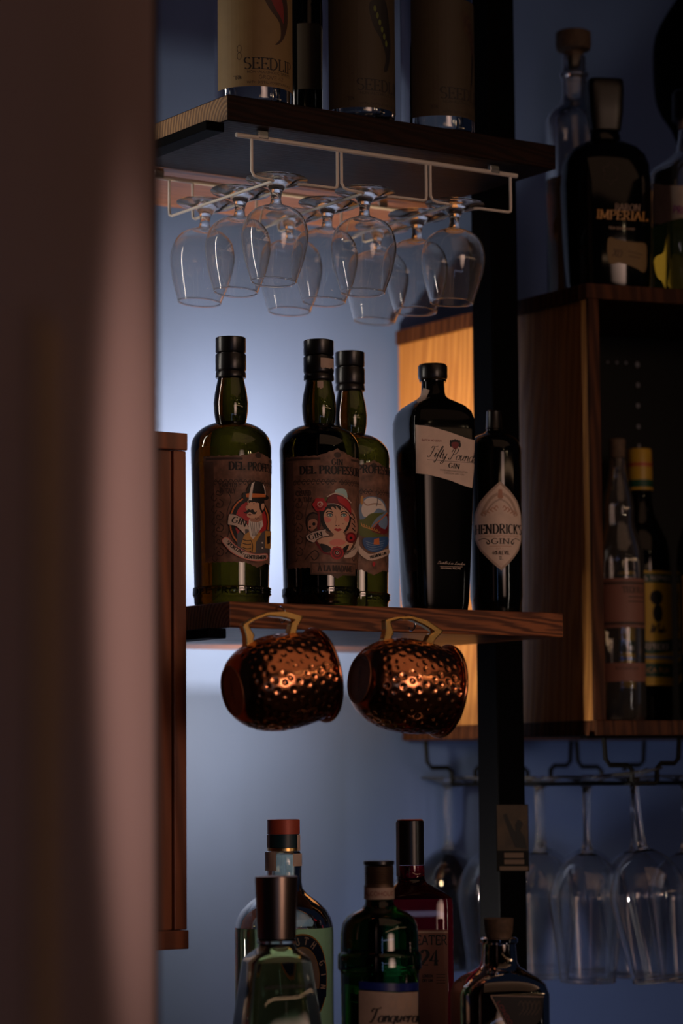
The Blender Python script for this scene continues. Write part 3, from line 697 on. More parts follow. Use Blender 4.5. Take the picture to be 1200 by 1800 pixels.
def small_letters_ring(B, hh, txt='DEL PROFESSORE'):
    b = MB(); k = 3.10/F; n = 0
    qs = text_quads(txt, 11, 175, 'sans', 1.1)
    rr = 68.9*k
    for q in qs:
        vs = []
        for off in (0, .0011):
            for x, y in q:
                a = math.radians(12)+x/68.9; z = hh(1044)+y*k
                vs.append(Vector((B.X+(rr+off)*math.sin(a), B.Y-(rr+off)*math.cos(a), z)))
        b.add(vs, [(4, 5, 6, 7), (0, 1, 5, 4), (1, 2, 6, 5), (2, 3, 7, 6), (3, 0, 4, 7)], 'olive_shell_letters')
    b.build('embossed_lettering', B.root, smooth=None, org=B.c)
pmat('olive_shell_letters', (0.004, 0.004, 0.002), 0.08, coat=1)
def paper_label(B, hh, deg, half, ytop, ybot, crest):
    k = 3.10/F; D = Decal(B, 69); R = D.R
    def up(y): return hh(y)
    pts = []
    hw = half*69*math.pi/180*k; u0 = math.radians(deg)*R
    for i in range(41):
        f = -1+2*i/40; x = f*hw; bump = crest*max(0, 1-abs(f)*2.6)**1.3
        pts.append((u0+x, up(ytop-bump)+.0006*math.sin(i*2.3)))
    for i in range(41):
        f = 1-2*i/40; bump = 9*max(0, 1-abs(f)*4) ; pts.append((u0+f*hw, up(ybot+bump)+.0005*math.sin(i*3.1)))
    D.uv(pts, 'brown_paper', 0)
    lab = D.build('label', B.root)
    O = Decal(B, 69)      # printed scrollwork
    def U(x, y): return (u0+x*k, up(y))
    def strip(ps, w_, m='brown_ink'):
        for q in ribbon(ps, lambda t: w_): O.uv([U(*p) for p in q], m, 1)
    H = hw/k
    # shaded edge panels
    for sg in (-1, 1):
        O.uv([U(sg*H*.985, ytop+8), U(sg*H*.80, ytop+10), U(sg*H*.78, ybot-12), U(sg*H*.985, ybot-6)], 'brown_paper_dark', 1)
    strip([(-H*.95, ytop+5), (-H*.3, ytop+5)], 4); strip([(H*.3, ytop+5), (H*.95, ytop+5)], 4)
    for sg in (-1, 1):
        for j in range(9): 
            x = sg*(4+j*H*.085); strip(spline([(x, ytop+46+2*math.sin(j)), (x+sg*4, ytop+41), (x+sg*8, ytop+46), (x+sg*5, ytop+50), (x+sg*3, ytop+47)], 3), 1.5)
        strip([(sg*2, ytop+45), (sg*H*.78, ytop+44)], 1.6)
        for yy in range(int(ytop)+64, int(ybot)-12, 21):
            x = sg*H*.70
            strip(spline([(x, yy-10), (x-sg*7, yy-4), (x-sg*3, yy+4), (x+sg*6, yy+2), (x+sg*3, yy-4), (x, yy-1)], 3), 1.8)
            strip(spline([(x+sg*10, yy), (x+sg*15, yy+8), (x+sg*9, yy+14), (x+sg*5, yy+9)], 3), 1.8)
        strip(spline([(sg*H*.58, ytop+60), (sg*H*.5, ytop+75), (sg*H*.57, ytop+100), (sg*H*.54, ytop+130), (sg*H*.6, ybot-32)], 4), 1.5)
        strip(spline([(sg*H*.60, ybot-14), (sg*H*.42, ybot-30), (sg*H*.34, ybot-22), (sg*H*.42, ybot-13), (sg*H*.48, ybot-20)], 4), 2.2)
    for q in arc(0, ytop+1, 9, 6, 0, 360, 10): pass
    O.uv([U(*p) for p in arc(0, ytop-2, 7, 5, 0, 360, 12)], 'brown_ink', 1)
    O.build('scrollwork', lab)
    return lab, U, k
def Z2(o, x0, y0, s_, pts): return [(x0+x/s_, y0+y/s_) for x, y in pts]
# bottle one: the gentleman
B1, h1, _ = olive_bottle(406, 3.10, 'olive bottle whose label shows a moustached gentleman in a bowler hat, leftmost on the shelf', 0)
lab, U, k = paper_label(B1, h1, 44, 84, 806, 990, 8)
T = Decal(B1, 69)
T.text('DEL PROFESSORE', 44+8, 826, 14, 128, 'ink', 2, 'serif', weight=1.25)
T.text('CRAFTED', -2, 857, 9, 30, 'brown_ink', 2, 'serif'); T.text('IN ITALY', -3, 867.5, 9, 28, 'brown_ink', 2, 'serif')
T.build('lettering', lab)
A = Decal(B1, 69); z2 = lambda *pts: Z2(0, 320, 780, 6.0, pts)
def e2(cx, cy_, rx, ry, m, l): A.ell(320+cx/6, 780+cy_/6, rx/6, ry/6, m, l)
e2(705, 830, 222, 285, 'ink', 2); e2(705, 830, 208, 270, 'orange', 3); e2(705, 830, 192, 255, 'ink', 4); e2(720, 830, 165, 225, 'red', 5)
A.px(z2((580, 1080), (575, 960), (640, 880), (700, 900), (700, 1140), (620, 1130)), 'grey_ink', 6)
A.px(z2((760, 1160), (750, 1040), (840, 930), (890, 900), (925, 980), (910, 1150)), 'grey_ink', 6)
A.px(z2((610, 1090), (650, 960), (700, 930), (830, 940), (770, 1040), (765, 1150), (690, 1140)), 'ochre', 7)
for y_ in (1010, 1050, 1095, 1130): A.line(z2((635, y_), (680, y_+14), (720, y_+8)), 1.4, 'ink', 8)
A.line(z2((720, 1020), (735, 1080), (728, 1150)), 1.3, 'ink', 9)
for y_ in (1045, 1100): e2(835, y_, 8, 8, 'white_ink', 8)
A.px(z2((700, 800), (830, 780), (845, 860), (820, 900), (740, 1010), (715, 980), (690, 880)), 'white_ink', 8)
for i in range(6): A.line(z2((712+i*20, 830), (722+i*16, 900), (735+i*8, 975)), .8, 'grey_ink', 9)
A.px(z2((715, 760), (830, 730), (838, 810), (780, 830), (712, 820)), 'skin_shade', 9)
A.line(z2((760, 780), (775, 800), (790, 782), (808, 796)), .8, 'ink', 10)
A.blob(z2((690, 600), (820, 600), (852, 660), (830, 740), (760, 785), (700, 782), (676, 755), (688, 720), (668, 690), (664, 665), (684, 640)), 'skin', 10)
A.px(z2((700, 590), (852, 596), (858, 700), (830, 740), (806, 690), (800, 630), (760, 612), (690, 620)), 'ink', 11)
A.blob(z2((822, 640), (848, 632), (850, 672), (834, 704), (822, 680)), 'skin', 12)
A.line(z2((722, 618), (750, 610), (775, 622)), 1.6, 'ink', 12); A.line(z2((675, 622), (690, 612), (705, 626)), 1.4, 'ink', 12)
e2(745, 634, 10, 5, 'ink', 12); e2(688, 636, 8, 5, 'ink', 12); A.line(z2((684, 640), (672, 676), (690, 684)), .8, 'skin_shade', 12)
A.blob(z2((640, 712), (660, 722), (690, 690), (712, 700), (735, 692), (755, 722), (775, 712), (762, 742), (735, 742), (705, 722), (680, 738), (655, 734)), 'ink', 13)
A.blob(z2((686, 748), (705, 742), (722, 750), (704, 758)), 'dark_red', 13)
A.blob(z2((632, 560), (640, 520), (700, 508), (820, 520), (888, 556), (880, 592), (800, 600), (700, 600), (650, 592)), 'ink', 14)
A.px(spline(z2((672, 540), (680, 470), (715, 415), (770, 396), (825, 412), (852, 460), (860, 540)), 4), 'ink', 14)
A.px(z2((664, 530), (700, 524), (862, 532), (862, 566), (700, 570), (666, 566)), 'orange', 15)
A.px(z2((752, 402), (722, 420), (700, 520), (692, 596), (722, 598), (728, 520), (740, 440)), 'white_ink', 16)
A.line(z2((835, 430), (852, 480), (858, 540)), 1.2, 'white_ink', 16)
A.blob(z2((505, 742), (560, 752), (640, 800), (692, 880), (690, 905), (655, 905), (655, 965), (610, 915), (560, 870), (490, 858), (488, 800)), 'cream', 17)
for o_ in (.0,): 
    A.line(z2((505, 742), (560, 752), (640, 800), (692, 880)), .9, 'ink', 18); A.line(z2((490, 858), (560, 870), (610, 915), (655, 965)), .9, 'ink', 18)
def art_text(D, txt, p0, p1, h, m, l, style='serif', weight=1.2, sag=0):
    (x0, y0), (x1, y1) = p0, p1; W_ = math.hypot(x1-x0, y1-y0); a = math.atan2(y1-y0, x1-x0)
    for q in text_quads(txt, h, W_, style, weight):
        o = []
        for x, y in q:
            y2 = -y+sag*(1-(2*x/W_)**2); xx = (x0+x1)/2+x*math.cos(a)-y2*math.sin(a); yy = (y0+y1)/2+x*math.sin(a)+y2*math.cos(a); o.append((xx, yy))
        D.px(o, m, l, 20)
art_text(A, 'GIN', (320+515/6, 780+832/6), (320+660/6, 780+885/6), 10.5, 'ink', 19, sag=-2)
A.blob(z2((425, 1020), (475, 985), (560, 1070), (650, 1130), (760, 1165), (870, 1160), (868, 1225), (760, 1240), (640, 1215), (520, 1150), (450, 1070)), 'pink', 17)
A.blob(z2((432, 1025), (474, 996), (560, 1082), (650, 1140), (760, 1174), (862, 1170), (860, 1216), (760, 1230), (642, 1205), (524, 1140), (456, 1064)), 'cream', 18)
art_text(A, 'SPORTING', (320+470/6, 780+1050/6), (320+640/6, 780+1175/6), 6.5, 'ink', 19, sag=2)
art_text(A, 'GENTLEMEN', (320+650/6, 780+1208/6), (320+862/6, 780+1216/6), 6.5, 'ink', 19, sag=1)
A.px(z2((865, 920), (925, 925), (920, 1110), (862, 1100)), 'ochre', 8); A.px(z2((880, 980), (915, 970), (912, 1050), (885, 1060)), 'ink', 9)
A.build('portrait', lab, label='moustached gentleman in bowler hat with a gin banner')
small_letters_ring(B1, h1)
# bottle two: the lady
B2, h2, cs2 = olive_bottle(561, 3.125, 'olive bottle whose label shows a lady in a red hat, torn sticker on its neck', 0)
lab, U, k = paper_label(B2, h2, 27, 84, 803, 998, 13)
T = Decal(B2, 69)
T.text('DEL PROFESSORE', 27, 833, 14, 134, 'ink', 2, 'serif', weight=1.3); T.text('GIN', 27, 817, 10.5, 22, 'ink', 2, 'serif', weight=1.2)
T.text('CREATED', -23, 871, 9.5, 27, 'brown_ink', 2, 'serif'); T.text('IN ITALY', -21, 882, 8.5, 26, 'brown_ink', 2, 'serif')
PQ = Decal(B2, 69)
PQ.uv([U(x, y) for x, y in ((-50, 988), (50, 988), (50, 1010), (12, 1011), (0, 1017), (-12, 1011), (-50, 1010))], 'brown_paper_dark', 2)
PQ.uv([U(x, y) for x, y in ((-47, 991), (47, 991), (47, 1007), (-47, 1007))], 'brown_paper', 3); PQ.build('plaque', lab)
T.build('lettering', lab)
T = Decal(B2, 69); T.text('À LA MADAME', 27, 1004, 10.5, 72, 'brown_ink', 4, 'serif', weight=1.4); T.build('plaque_lettering', lab)
A = Decal(B2, 69); z3 = lambda *pts: Z2(0, 480, 780, 5.4545, pts)
def e3(cx, cy_, rx, ry, m, l): A.ell(480+cx/5.4545, 780+cy_/5.4545, rx/5.4545, ry/5.4545, m, l)
e3(385, 755, 75, 100, 'ink', 2); e3(390, 760, 66, 90, 'brown_paper_dark', 3)
A.blob(z3((335, 775), (350, 735), (395, 722), (425, 750), (415, 800), (385, 835), (345, 828)), 'skin_shade', 4); e3(392, 770, 15, 17, 'ink', 5); e3(355, 800, 10, 10, 'ink', 5); A.line(z3((345, 825), (385, 828), (415, 812)), 1.2, 'ink', 6)
A.blob(z3((735, 620), (775, 660), (800, 760), (795, 860), (750, 930), (700, 900), (700, 760)), 'skin_shade', 2)
for i in range(5): A.line(z3((735+i*6, 660+i*50), (760+i*4, 680+i*50), (775+i*2, 720+i*40)), 1.6, 'ink', 3)
e3(738, 900, 52, 52, 'dark_red', 4); e3(738, 900, 34, 34, 'red', 5); e3(738, 905, 14, 14, 'ink', 6)
A.px(z3((590, 850), (665, 850), (700, 900), (760, 960), (730, 1020), (600, 1050), (480, 1000), (420, 930), (470, 900), (570, 890)), 'skin', 3)
A.blob(z3((540, 940), (610, 910), (690, 940), (650, 975), (560, 975)), 'pink', 4)
A.blob(z3((440, 660), (480, 600), (600, 570), (720, 650), (740, 720), (712, 820), (660, 850), (520, 840), (470, 780)), 'ink', 5)
A.line(z3((430, 640), (440, 720), (432, 800), (455, 840)), 4, 'dark_red', 6)
A.blob(z3((490, 660), (540, 612), (620, 604), (700, 650), (722, 720), (700, 790), (655, 862), (612, 886), (570, 862), (512, 790), (486, 720)), 'skin', 6)
A.blob(z3((488, 700), (530, 712), (556, 730), (520, 760), (494, 740)), 'pink', 7); A.blob(z3((670, 720), (715, 690), (718, 735), (695, 750)), 'pink', 7)
A.line(z3((505, 664), (530, 648), (570, 660)), 1.8, 'ink', 8); A.line(z3((640, 662), (675, 648), (705, 668)), 1.8, 'ink', 8)
e3(540, 684, 30, 17, 'ink', 8); e3(668, 686, 30, 17, 'ink', 8); e3(540, 686, 22, 11, 'white_ink', 9); e3(668, 688, 22, 11, 'white_ink', 9)
e3(542, 685, 12, 11, 'teal_ink', 10); e3(670, 687, 12, 11, 'teal_ink', 10); e3(542, 685, 4, 4, 'ink', 11); e3(670, 687, 4, 4, 'ink', 11)
A.line(z3((592, 690), (598, 730), (588, 778), (612, 790), (628, 778)), .9, 'skin_shade', 8); e3(598, 784, 6, 4, 'ink', 9); e3(622, 784, 6, 4, 'ink', 9)
A.blob(z3((580, 822), (600, 812), (612, 818), (626, 812), (648, 824), (614, 842)), 'red', 9); A.line(z3((580, 824), (612, 826), (648, 825)), .6, 'ink', 10); e3(662, 768, 4, 4, 'ink', 9)
for pp in (((520, 620), (540, 590), (560, 640)), ((560, 600), (590, 590), (600, 634)), ((600, 600), (640, 610), (640, 645))): A.px(z3(*pp), 'ink', 9)
A.px(spline(z3((505, 560), (540, 505), (600, 484), (680, 520), (730, 590), (735, 690), (700, 650), (640, 600), (570, 575)), 4), 'dark_red', 10)
A.px(spline(z3((600, 500), (670, 520), (722, 580), (732, 660), (690, 610), (620, 560)), 4), 'red', 11)
A.px(spline(z3((580, 480), (592, 444), (640, 430), (688, 448), (700, 530), (650, 498)), 3), 'pale_teal', 11)
A.line(z3((512, 512), (580, 478), (660, 495), (735, 570)), 1.8, 'cream', 12); A.line(z3((510, 580), (600, 580), (680, 630), (735, 700)), 1.2, 'cream', 12)
for a_ in range(6): e3(447+38*math.cos(a_*1.05), 585+38*math.sin(a_*1.05), 30, 30, 'red', 12+(a_ % 2))
e3(447, 583, 40, 40, 'red', 14); e3(450, 580, 26, 26, 'cream', 15); e3(450, 582, 18, 18, 'red', 16); A.line(z3((415, 600), (447, 625), (485, 600)), 1.4, 'dark_red', 16); A.line(z3((435, 570), (450, 562), (462, 575), (450, 590)), 1.1, 'cream', 17)
A.px(z3((470, 545), (520, 510), (505, 550)), 'green_ink', 13)
A.blob(z3((450, 960), (520, 975), (560, 1020), (500, 1040), (470, 1020)), 'ink', 6); A.blob(z3((650, 1020), (690, 980), (720, 970), (700, 1020), (670, 1050)), 'ink', 6)
A.line(z3((410, 940), (480, 1040), (560, 1060)), 3.5, 'dark_red', 5)
for a_ in range(12): e3(607+48*math.cos(a_*.524), 1047+48*math.sin(a_*.524), 17, 17, 'red', 7)
e3(607, 1047, 50, 50, 'dark_red', 8); e3(607, 1047, 30, 30, 'red', 9); e3(607, 1047, 22, 22, 'ink', 10); e3(607, 1047, 12, 12, 'cream', 11); e3(607, 1047, 6, 6, 'ink', 12)
A.blob(z3((325, 880), (400, 842), (495, 820), (500, 850), (535, 884), (490, 888), (430, 915), (395, 950), (345, 930)), 'cream', 13)
A.line(z3((325, 880), (400, 842), (495, 820)), .8, 'ink', 14); A.line(z3((345, 930), (395, 950), (430, 915), (535, 884)), .8, 'ink', 14)
art_text(A, 'GIN', (480+352/5.4545, 780+925/5.4545), (480+480/5.4545, 780+888/5.4545), 8.8, 'ink', 15, sag=0)
A.blob(z3((800, 890), (815, 950), (785, 1050), (740, 1090), (672, 1092), (690, 1050), (745, 1010), (780, 950)), 'cream', 8)
art_text(A, 'CRAFTED', (480+685/5.4545, 780+1072/5.4545), (480+785/5.4545, 780+1000/5.4545), 4, 'ink', 9)
A.build('portrait', lab, label='lady in a red hat with roses and a gin banner')
small_letters_ring(B2, h2)
bb = Decal(B2, 27); 
# torn sticker patch on the sleeve and another scrap on the neck: cast on the sleeve's own surface
def sleeve_patch(B, hh, a0, a1, ytop, ybot, rp, mat, name, jag=True, seed=1):
    b = MB(); k = 3.10/F; rnd = random.Random(seed); vs = []; n = 12
    for i in range(n+1):
        a = math.radians(a0+(a1-a0)*i/n); r_ = rp*k+.0004
        for yy in (ytop, ybot+(rnd.uniform(-2, 1.5) if jag else 0)): vs.append(Vector((B.X+r_*math.sin(a), B.Y-r_*math.cos(a), hh(yy))))
    b.add(vs, [(2*i, 2*i+1, 2*i+3, 2*i+2) for i in range(n)], mat); b.build(name, B.root, org=B.c)
sleeve_patch(B2, h2, 8, 75, 625, 643, 27.4, 'cream_dark', 'sticker_remnant'); sleeve_patch(B2, h2, -5, 18, 666, 679, 26.6, 'cream_dark', 'sticker_remnant', seed=4)
# bottle three: the sea beast
B3, h3, _ = olive_bottle(616, 3.213, 'olive bottle half hidden behind the lady bottle, label with a green sea monster', 0)
lab, U, k = paper_label(B3, h3, 36, 84, 806, 992, 12)
T = Decal(B3, 69); T.text('DEL PROFESSORE', 36, 831, 14, 134, 'ink', 2, 'serif', weight=1.3); T.build('lettering', lab)
A = Decal(B3, 69)
A.blob(z3((820, 640), (850, 540), (930, 505), (1030, 530), (1080, 620), (1085, 760), (1000, 800), (860, 790)), 'light_blue', 2)
A.blob(z3((845, 620), (880, 535), (960, 515), (1040, 560), (1070, 640), (1000, 620), (960, 660), (900, 700), (860, 690)), 'white_ink', 3)
A.line(z3((860, 560), (900, 590), (960, 575), (1030, 585)), 2.6, 'tan_ink', 4); A.line(z3((985, 470), (995, 540), (985, 600)), 1.3, 'grey_ink', 5)
A.blob(z3((835, 560), (840, 510), (858, 500), (862, 560), (846, 585)), 'ochre', 4)
A.blob(z3((815, 740), (870, 720), (930, 670), (1000, 665), (1060, 660), (1000, 700), (950, 760), (930, 830), (1010, 870), (1080, 890), (990, 905), (880, 900), (820, 860)), 'green_ink', 6)
for i in range(7): A.line(z3((840+i*24, 760+i*10), (852+i*24, 790+i*9), (876+i*24, 800+i*8)), 1.8, 'ochre', 7)
A.blob(z3((940, 830), (990, 770), (1075, 670), (1092, 700), (1085, 850), (1010, 860)), 'dark_red', 7); A.blob(z3((1000, 770), (1070, 690), (1085, 760), (1060, 820)), 'light_blue', 8)
A.line(z3((935, 830), (960, 780), (1020, 730), (1085, 660)), 1.5, 'orange', 9)
A.blob(z3((860, 910), (960, 900), (1085, 895), (1085, 970), (1020, 1030), (930, 1035), (870, 990)), 'blue_ink', 7)
for i in range(4): A.line(z3((880+i*8, 935+i*24), (950, 955+i*22), (1060-i*8, 930+i*24)), 1.2, 'light_blue', 8)
A.px(z3((955, 965), (960, 915), (1005, 905), (1010, 970)), 'orange', 9)
A.blob(z3((810, 960), (850, 1010), (930, 1060), (1085, 1010), (1088, 1065), (940, 1120), (860, 1090), (812, 1030)), 'cream', 9)
art_text(A, 'PREMIUM GIN', (480+925/5.4545, 780+1105/5.4545), (480+1075/5.4545, 780+1060/5.4545), 5, 'ink', 10)
A.blob(z3((945, 1150), (960, 1130), (975, 1150), (958, 1180)), 'red', 5)
A.build('portrait', lab, label='sea monster above blue waves with a pale banner')
small_letters_ring(B3, h3)
# ---------- tall square black gin bottle
BF = Bottle('gin_bottle', 'tall square black bottle with tapering sides and a ragged slanted cream label', 763, 900, 3.215, ZM1, None, ex=7, rot=21)
k_ = 63
BF.loft([(672, 20, 2), (690, 21, 2), (697, 23, 2), (702, 28, 2.2), (708, 38, 3), (716, 49, 4.5), (727, 57, 6), (742, 60.5, 7), (760, 61, 7), (900, 56, 7), (1000, 52, 7), (1060, 49, 7), (None, 47, 7)], 'dim_black_glass', 'glass_body', outer=True, n=96)
BF.loft([(668, 23.5), (669, 24), (672, 23.5)], 'black_glass', 'neck_ring', round_=True)
BF.loft([(641, 23), (643, 25), (645, 26), (664, 26), (667, 25)], 'black_cap', 'cap', round_=True)
D = Decal(BF, 60)
edge = [(730, 747), (745, 748), (765, 752), (785, 758), (805, 765), (822, 771), (834, 774), (834, 800), (832, 830), (829, 858), (812, 853), (792, 845), (772, 839), (750, 834), (731, 832), (731, 800), (730, 770)]
D.px(edge, 'cream', 0, 3); lab = D.build('label', BF.root, step=2.0, label='slanted cream paper label with script lettering')
D = Decal(BF, 60)
art_text(D, 'BATCH NO 00124', (741, 775), (776, 777), 3.4, 'maroon_ink', 1, 'sans')
for a_ in range(5): D.ell(799+(a_-2)*3.6, 775+abs(a_-2)*.9, 2.2, 3.4, 'ink', 1, 8)
D.blob([(793, 779), (799, 777), (805, 779), (804, 786), (799, 790), (794, 786)], 'maroon_ink', 2); D.ell(792, 781, 2.6, 5, 'ink', 1, 8); D.ell(807, 782, 2.6, 5, 'ink', 1, 8)
art_text(D, 'Fifty Pounds', (751, 803), (835, 813), 21, 'ink', 2, 'script', .72)
D.line([(751, 808), (775, 810), (805, 812), (833, 814)], .8, 'grey_ink', 1)
art_text(D, 'GIN', (787, 822), (807, 824.5), 8.5, 'ink', 2, 'serif', 1.2)
art_text(D, 'RARE AND HANDCRAFTED', (773, 827), (821, 832), 2.6, 'ink', 2, 'sans', .9); art_text(D, 'LONDON DRY GIN', (780, 832.5), (815, 836), 2.6, 'ink', 2, 'sans', .9)
D.build('lettering', lab, step=2.0)
D = Decal(BF, 60)
art_text(D, 'Distilled in London', (768, 991), (816, 993.5), 5, 'cream', 1, 'script', 1.3); D.line([(773, 995.5), (812, 996.5)], .5, 'cream', 1); art_text(D, 'ORIGINAL RECIPE', (774, 1000), (809, 1001), 2.8, 'cream', 1, 'sans')
D.build('printed_lettering', BF.root, step=2.0)
D = Decal(BF, 40); D.px([(744, 682), (755, 686), (748, 702), (735, 708), (731, 703), (740, 695)], 'cream_dark', 0, 2); D.build('tax_strip', BF.root, step=2)
# ---------- round apothecary black bottle
BH = Bottle('gin_bottle', 'stout round black bottle with a pointed oval cream label, beside the black post', 870, 900, 3.292, ZM1, None)
BH.loft([(752, 13), (758, 14), (763, 22)]+spline([(766, 30), (771, 38), (779, 44), (790, 47)], 3)+[(800, 47.5), (1050, 46.5), (1062, 44), (None, 42)], 'black_glass', 'glass_body', outer=True)
BH.loft([(722, 11), (724, 13), (751, 14), (754, 15)], 'black_cap', 'stopper', round_=True)
D = Decal(BH, 47); u = lambda x, y: (math.radians(8)*D.R+x*BH.k, P(870, y, BH.Y-D.R).z)
hexa = [(0, 846)]+[(x, y) for x, y in ((18, 862), (38, 882), (50, 903), (53, 925), (50, 948), (38, 967), (18, 987), (0, 1003))]
full = hexa+[(-x, y) for x, y in hexa[-2:0:-1]]
D.uv([u(*p) for p in full], 'cream_dark', 0); D.uv([u(x*.95, 925+(y-925)*.955) for x, y in full], 'tan_ink', 1); D.uv([u(x*.92, 925+(y-925)*.93) for x, y in full], 'cream', 2)
lab = D.build('label', BH.root, label='pointed oval cream label with serif lettering')
D = Decal(BH, 47)
def us(ps, w_, m, l=3):
    for q in ribbon(ps, lambda t: w_): D.uv([u(*p) for p in q], m, l)
for sg in (-1, 1):
    us(spline([(sg*4, 868), (sg*14, 874), (sg*24, 886), (sg*34, 905)], 4), 5, 'tan_ink'); us(spline([(0, 877), (sg*12, 884), (sg*22, 896), (sg*28, 907)], 4), 3, 'cream_dark')
    for i in range(5): us(spline([(sg*(4+i*6), 893+i*2.6), (sg*(7+i*6), 889+i*2.6), (sg*(10+i*6), 894+i*2.6), (sg*(6+i*6), 898+i*2)], 3), 1.6, 'skin_shade')
    us(spline([(sg*22, 949), (sg*30, 946), (sg*42, 949)], 4), 1.2, 'ink'); us(spline([(sg*22, 949), (sg*19, 954), (sg*23, 956), (sg*25, 952)], 3), 2, 'ink')
D.uv([u(x, y) for x, y in ((-3, 860), (3, 860), (5, 874), (0, 880), (-5, 874))], 'skin_shade', 3)
us([(-20, 960), (20, 960)], .9, 'skin_shade')
D.text("HENDRICK'S", 8, 938, 16.5, 96, 'ink', 4, 'serif', weight=.95); D.text('GIN', 8, 956, 9.5, 34, 'ink', 4, 'serif', weight=1.1)
D.text('DISTILLED AND BOTTLED IN SCOTLAND', 8, 943.5, 2.6, 74, 'skin_shade', 4, 'sans', weight=.9)
D.text('EST 1886', 8, 966, 3, 18, 'skin_shade', 4, 'sans'); D.text('44% ALC.VOL', 8, 975, 7, 30, 'brown_ink', 4, 'serif', weight=.8); D.text('1L', 8, 984, 6.5, 7, 'brown_ink', 4, 'serif', weight=.8)
D.build('lettering', lab)
# ---------- bottles on the upper shelf (only their lower halves are in frame)
SG = 'round spirit bottles with tall paper labels on the upper shelf'
def seed_bottle(cx, Y, rpx, ybase, paper, label, sub, art, tint, deg):
    B = Bottle('spirit_bottle', label, cx, 100, Y, ZT1, SG)
    B.loft([(-235+6, 10) if False else (-230.0+0, 12), ], 'glass', 'x') if False else None
    zt = ZT1+.250
    pr = [(zt, 14/1), (zt-.03, 14), (zt-.045, 20), (zt-.06, rpx*.8), (zt-.075, rpx), (ZT1+.008, rpx), (ZT1+.003, rpx*.97), (ZT1+.0006, rpx*.9)]
    b = MB(); rr = lambda f: [ring(B.X, Y, z, max(r_*B.k-f, .002), max(r_*B.k-f, .002), 2, 0, 56) for z, r_ in pr]
    R = rr(0); b.rings(R, tint); B.bvh = BVHTree.FromPolygons([tuple(v) for v in b.v], [tuple(f) for f in b.f])
    w_ = [ring(B.X, Y, z-(0.002 if i == 0 else 0)+(.006 if i > 5 else 0)-(.003 if i == 6 else 0), max(r_*B.k-.003, .002), max(r_*B.k-.003, .002), 2, 0, 56) for i, (z, r_) in enumerate(pr)]
    b.rings(w_, tint, flip=True); o = b.build('glass_body', B.root, smooth='keep', org=B.c)
    for p in o.data.polygons: p.use_smooth = True
    b = MB(); b.rings([ring(B.X, Y, z, r_*B.k, r_*B.k, 2, 0, 40) for z, r_ in ((zt+.03, 13), (zt+.028, 15.5), (zt+.0005, 15.5))], 'copper'); b.build('cap', B.root, smooth=True, org=B.c)
    D = Decal(B, rpx); zb = P(cx, ybase, Y-D.R).z; za = ZT1+.165; hw = 1.5*D.R; u0 = math.radians(deg)*D.R
    D.uv([(u0-hw, zb), (u0+hw, zb), (u0+hw, za), (u0-hw, za)], paper, 0); lab = D.build('label', B.root)
    D = Decal(B, rpx); kk = B.k
    q = lambda x, y: (u0+x*kk, zb+(ybase-y)*kk)
    yb = ybase
    D.text('SEEDLIP', deg+6, yb-30, 21, 104, 'ink', 1, 'serif', weight=.8)
    D.text('NON-ALCOHOLIC SPIRITS', deg+6, yb-23, 4.5, 92, 'ink', 1, 'sans', weight=1)
    D.text(sub, deg+6, yb-13, 6.5, 50, 'brown_ink', 1, 'sans', weight=.8); D.text('WITH DISTILLED BOTANICALS', deg+6, yb-5, 4, 92, 'ink', 1, 'sans')
    for x in range(2): D.uv([q(-64+x, yb-20), q(-52+x, yb-20), q(-52+x, yb-19), q(-64+x, yb-19)], 'brown_ink', 1)
    D.text('0.0%', deg-54*57.3/rpx, yb-13, 5, 12, 'ink', 1, 'sans')
    for dy_ in (0, 13): D.text('O' , deg-52*57.3/rpx, yb-60+dy_, 13, 10, 'brown_ink', 1, 'sans', weight=.4)
    D.build('lettering', lab)
    A_ = Decal(B, rpx)
    def body(ps, m, l): A_.uv([q(*p) for p in spline(ps, 4, True)], m, l)
    if art == 'branch':
        body([(-14, yb-200), (20, yb-205), (44, yb-165), (47, yb-125), (36, yb-95), (22, yb-80), (14, yb-78), (26, yb-92), (24, yb-118), (4, yb-140), (-12, yb-170)], 'brown_ink', 1)
        body([(-4, yb-190), (12, yb-190), (32, yb-155), (34, yb-120), (26, yb-130), (10, yb-150)], 'maroon_ink', 2)
    elif art == 'stem':
        body([(-20, yb-190), (12, yb-200), (26, yb-150), (28, yb-105), (18, yb-72), (8, yb-70), (14, yb-95), (2, yb-125), (-14, yb-150)], 'ink', 1)
        for i in range(6): A_.uv([q(-10+5*i+3*math.cos(a), yb-180+12*i+6*math.sin(a)) for a in [j*.8 for j in range(8)]], 'green_ink', 2)
    else:
        rn = random.Random(3)
        for i in range(26):
            t_ = i/26; x = 12+20*math.sin(t_*2.4)+rn.uniform(-14, 14)*(1-t_); y = yb-185+110*t_
            A_.uv([q(x+9*(1.1-t_)*math.cos(a), y+9*math.sin(a)*(1.1-t_*.6)) for a in [j*.7 for j in range(9)]], 'brown_ink' if i % 3 else 'poster', 1+i*.02)
        body([(30, yb-120), (36, yb-110), (30, yb-70), (22, yb-55), (26, yb-80)], 'ink', 2)
    A_.build('illustration', lab)
    return B
pmat('seed_glass', (0.93, 0.95, 0.93), 0.0, trans=1, ior=1.45)
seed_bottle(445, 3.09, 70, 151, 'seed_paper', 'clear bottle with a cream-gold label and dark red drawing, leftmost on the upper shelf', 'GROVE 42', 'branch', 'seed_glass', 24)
seed_bottle(628, 3.155, 67, 188, 'seed_paper_shaded', 'spirit bottle with a shaded greenish label in the middle of the upper shelf', 'GARDEN 108', 'stem', 'seed_glass', 36)
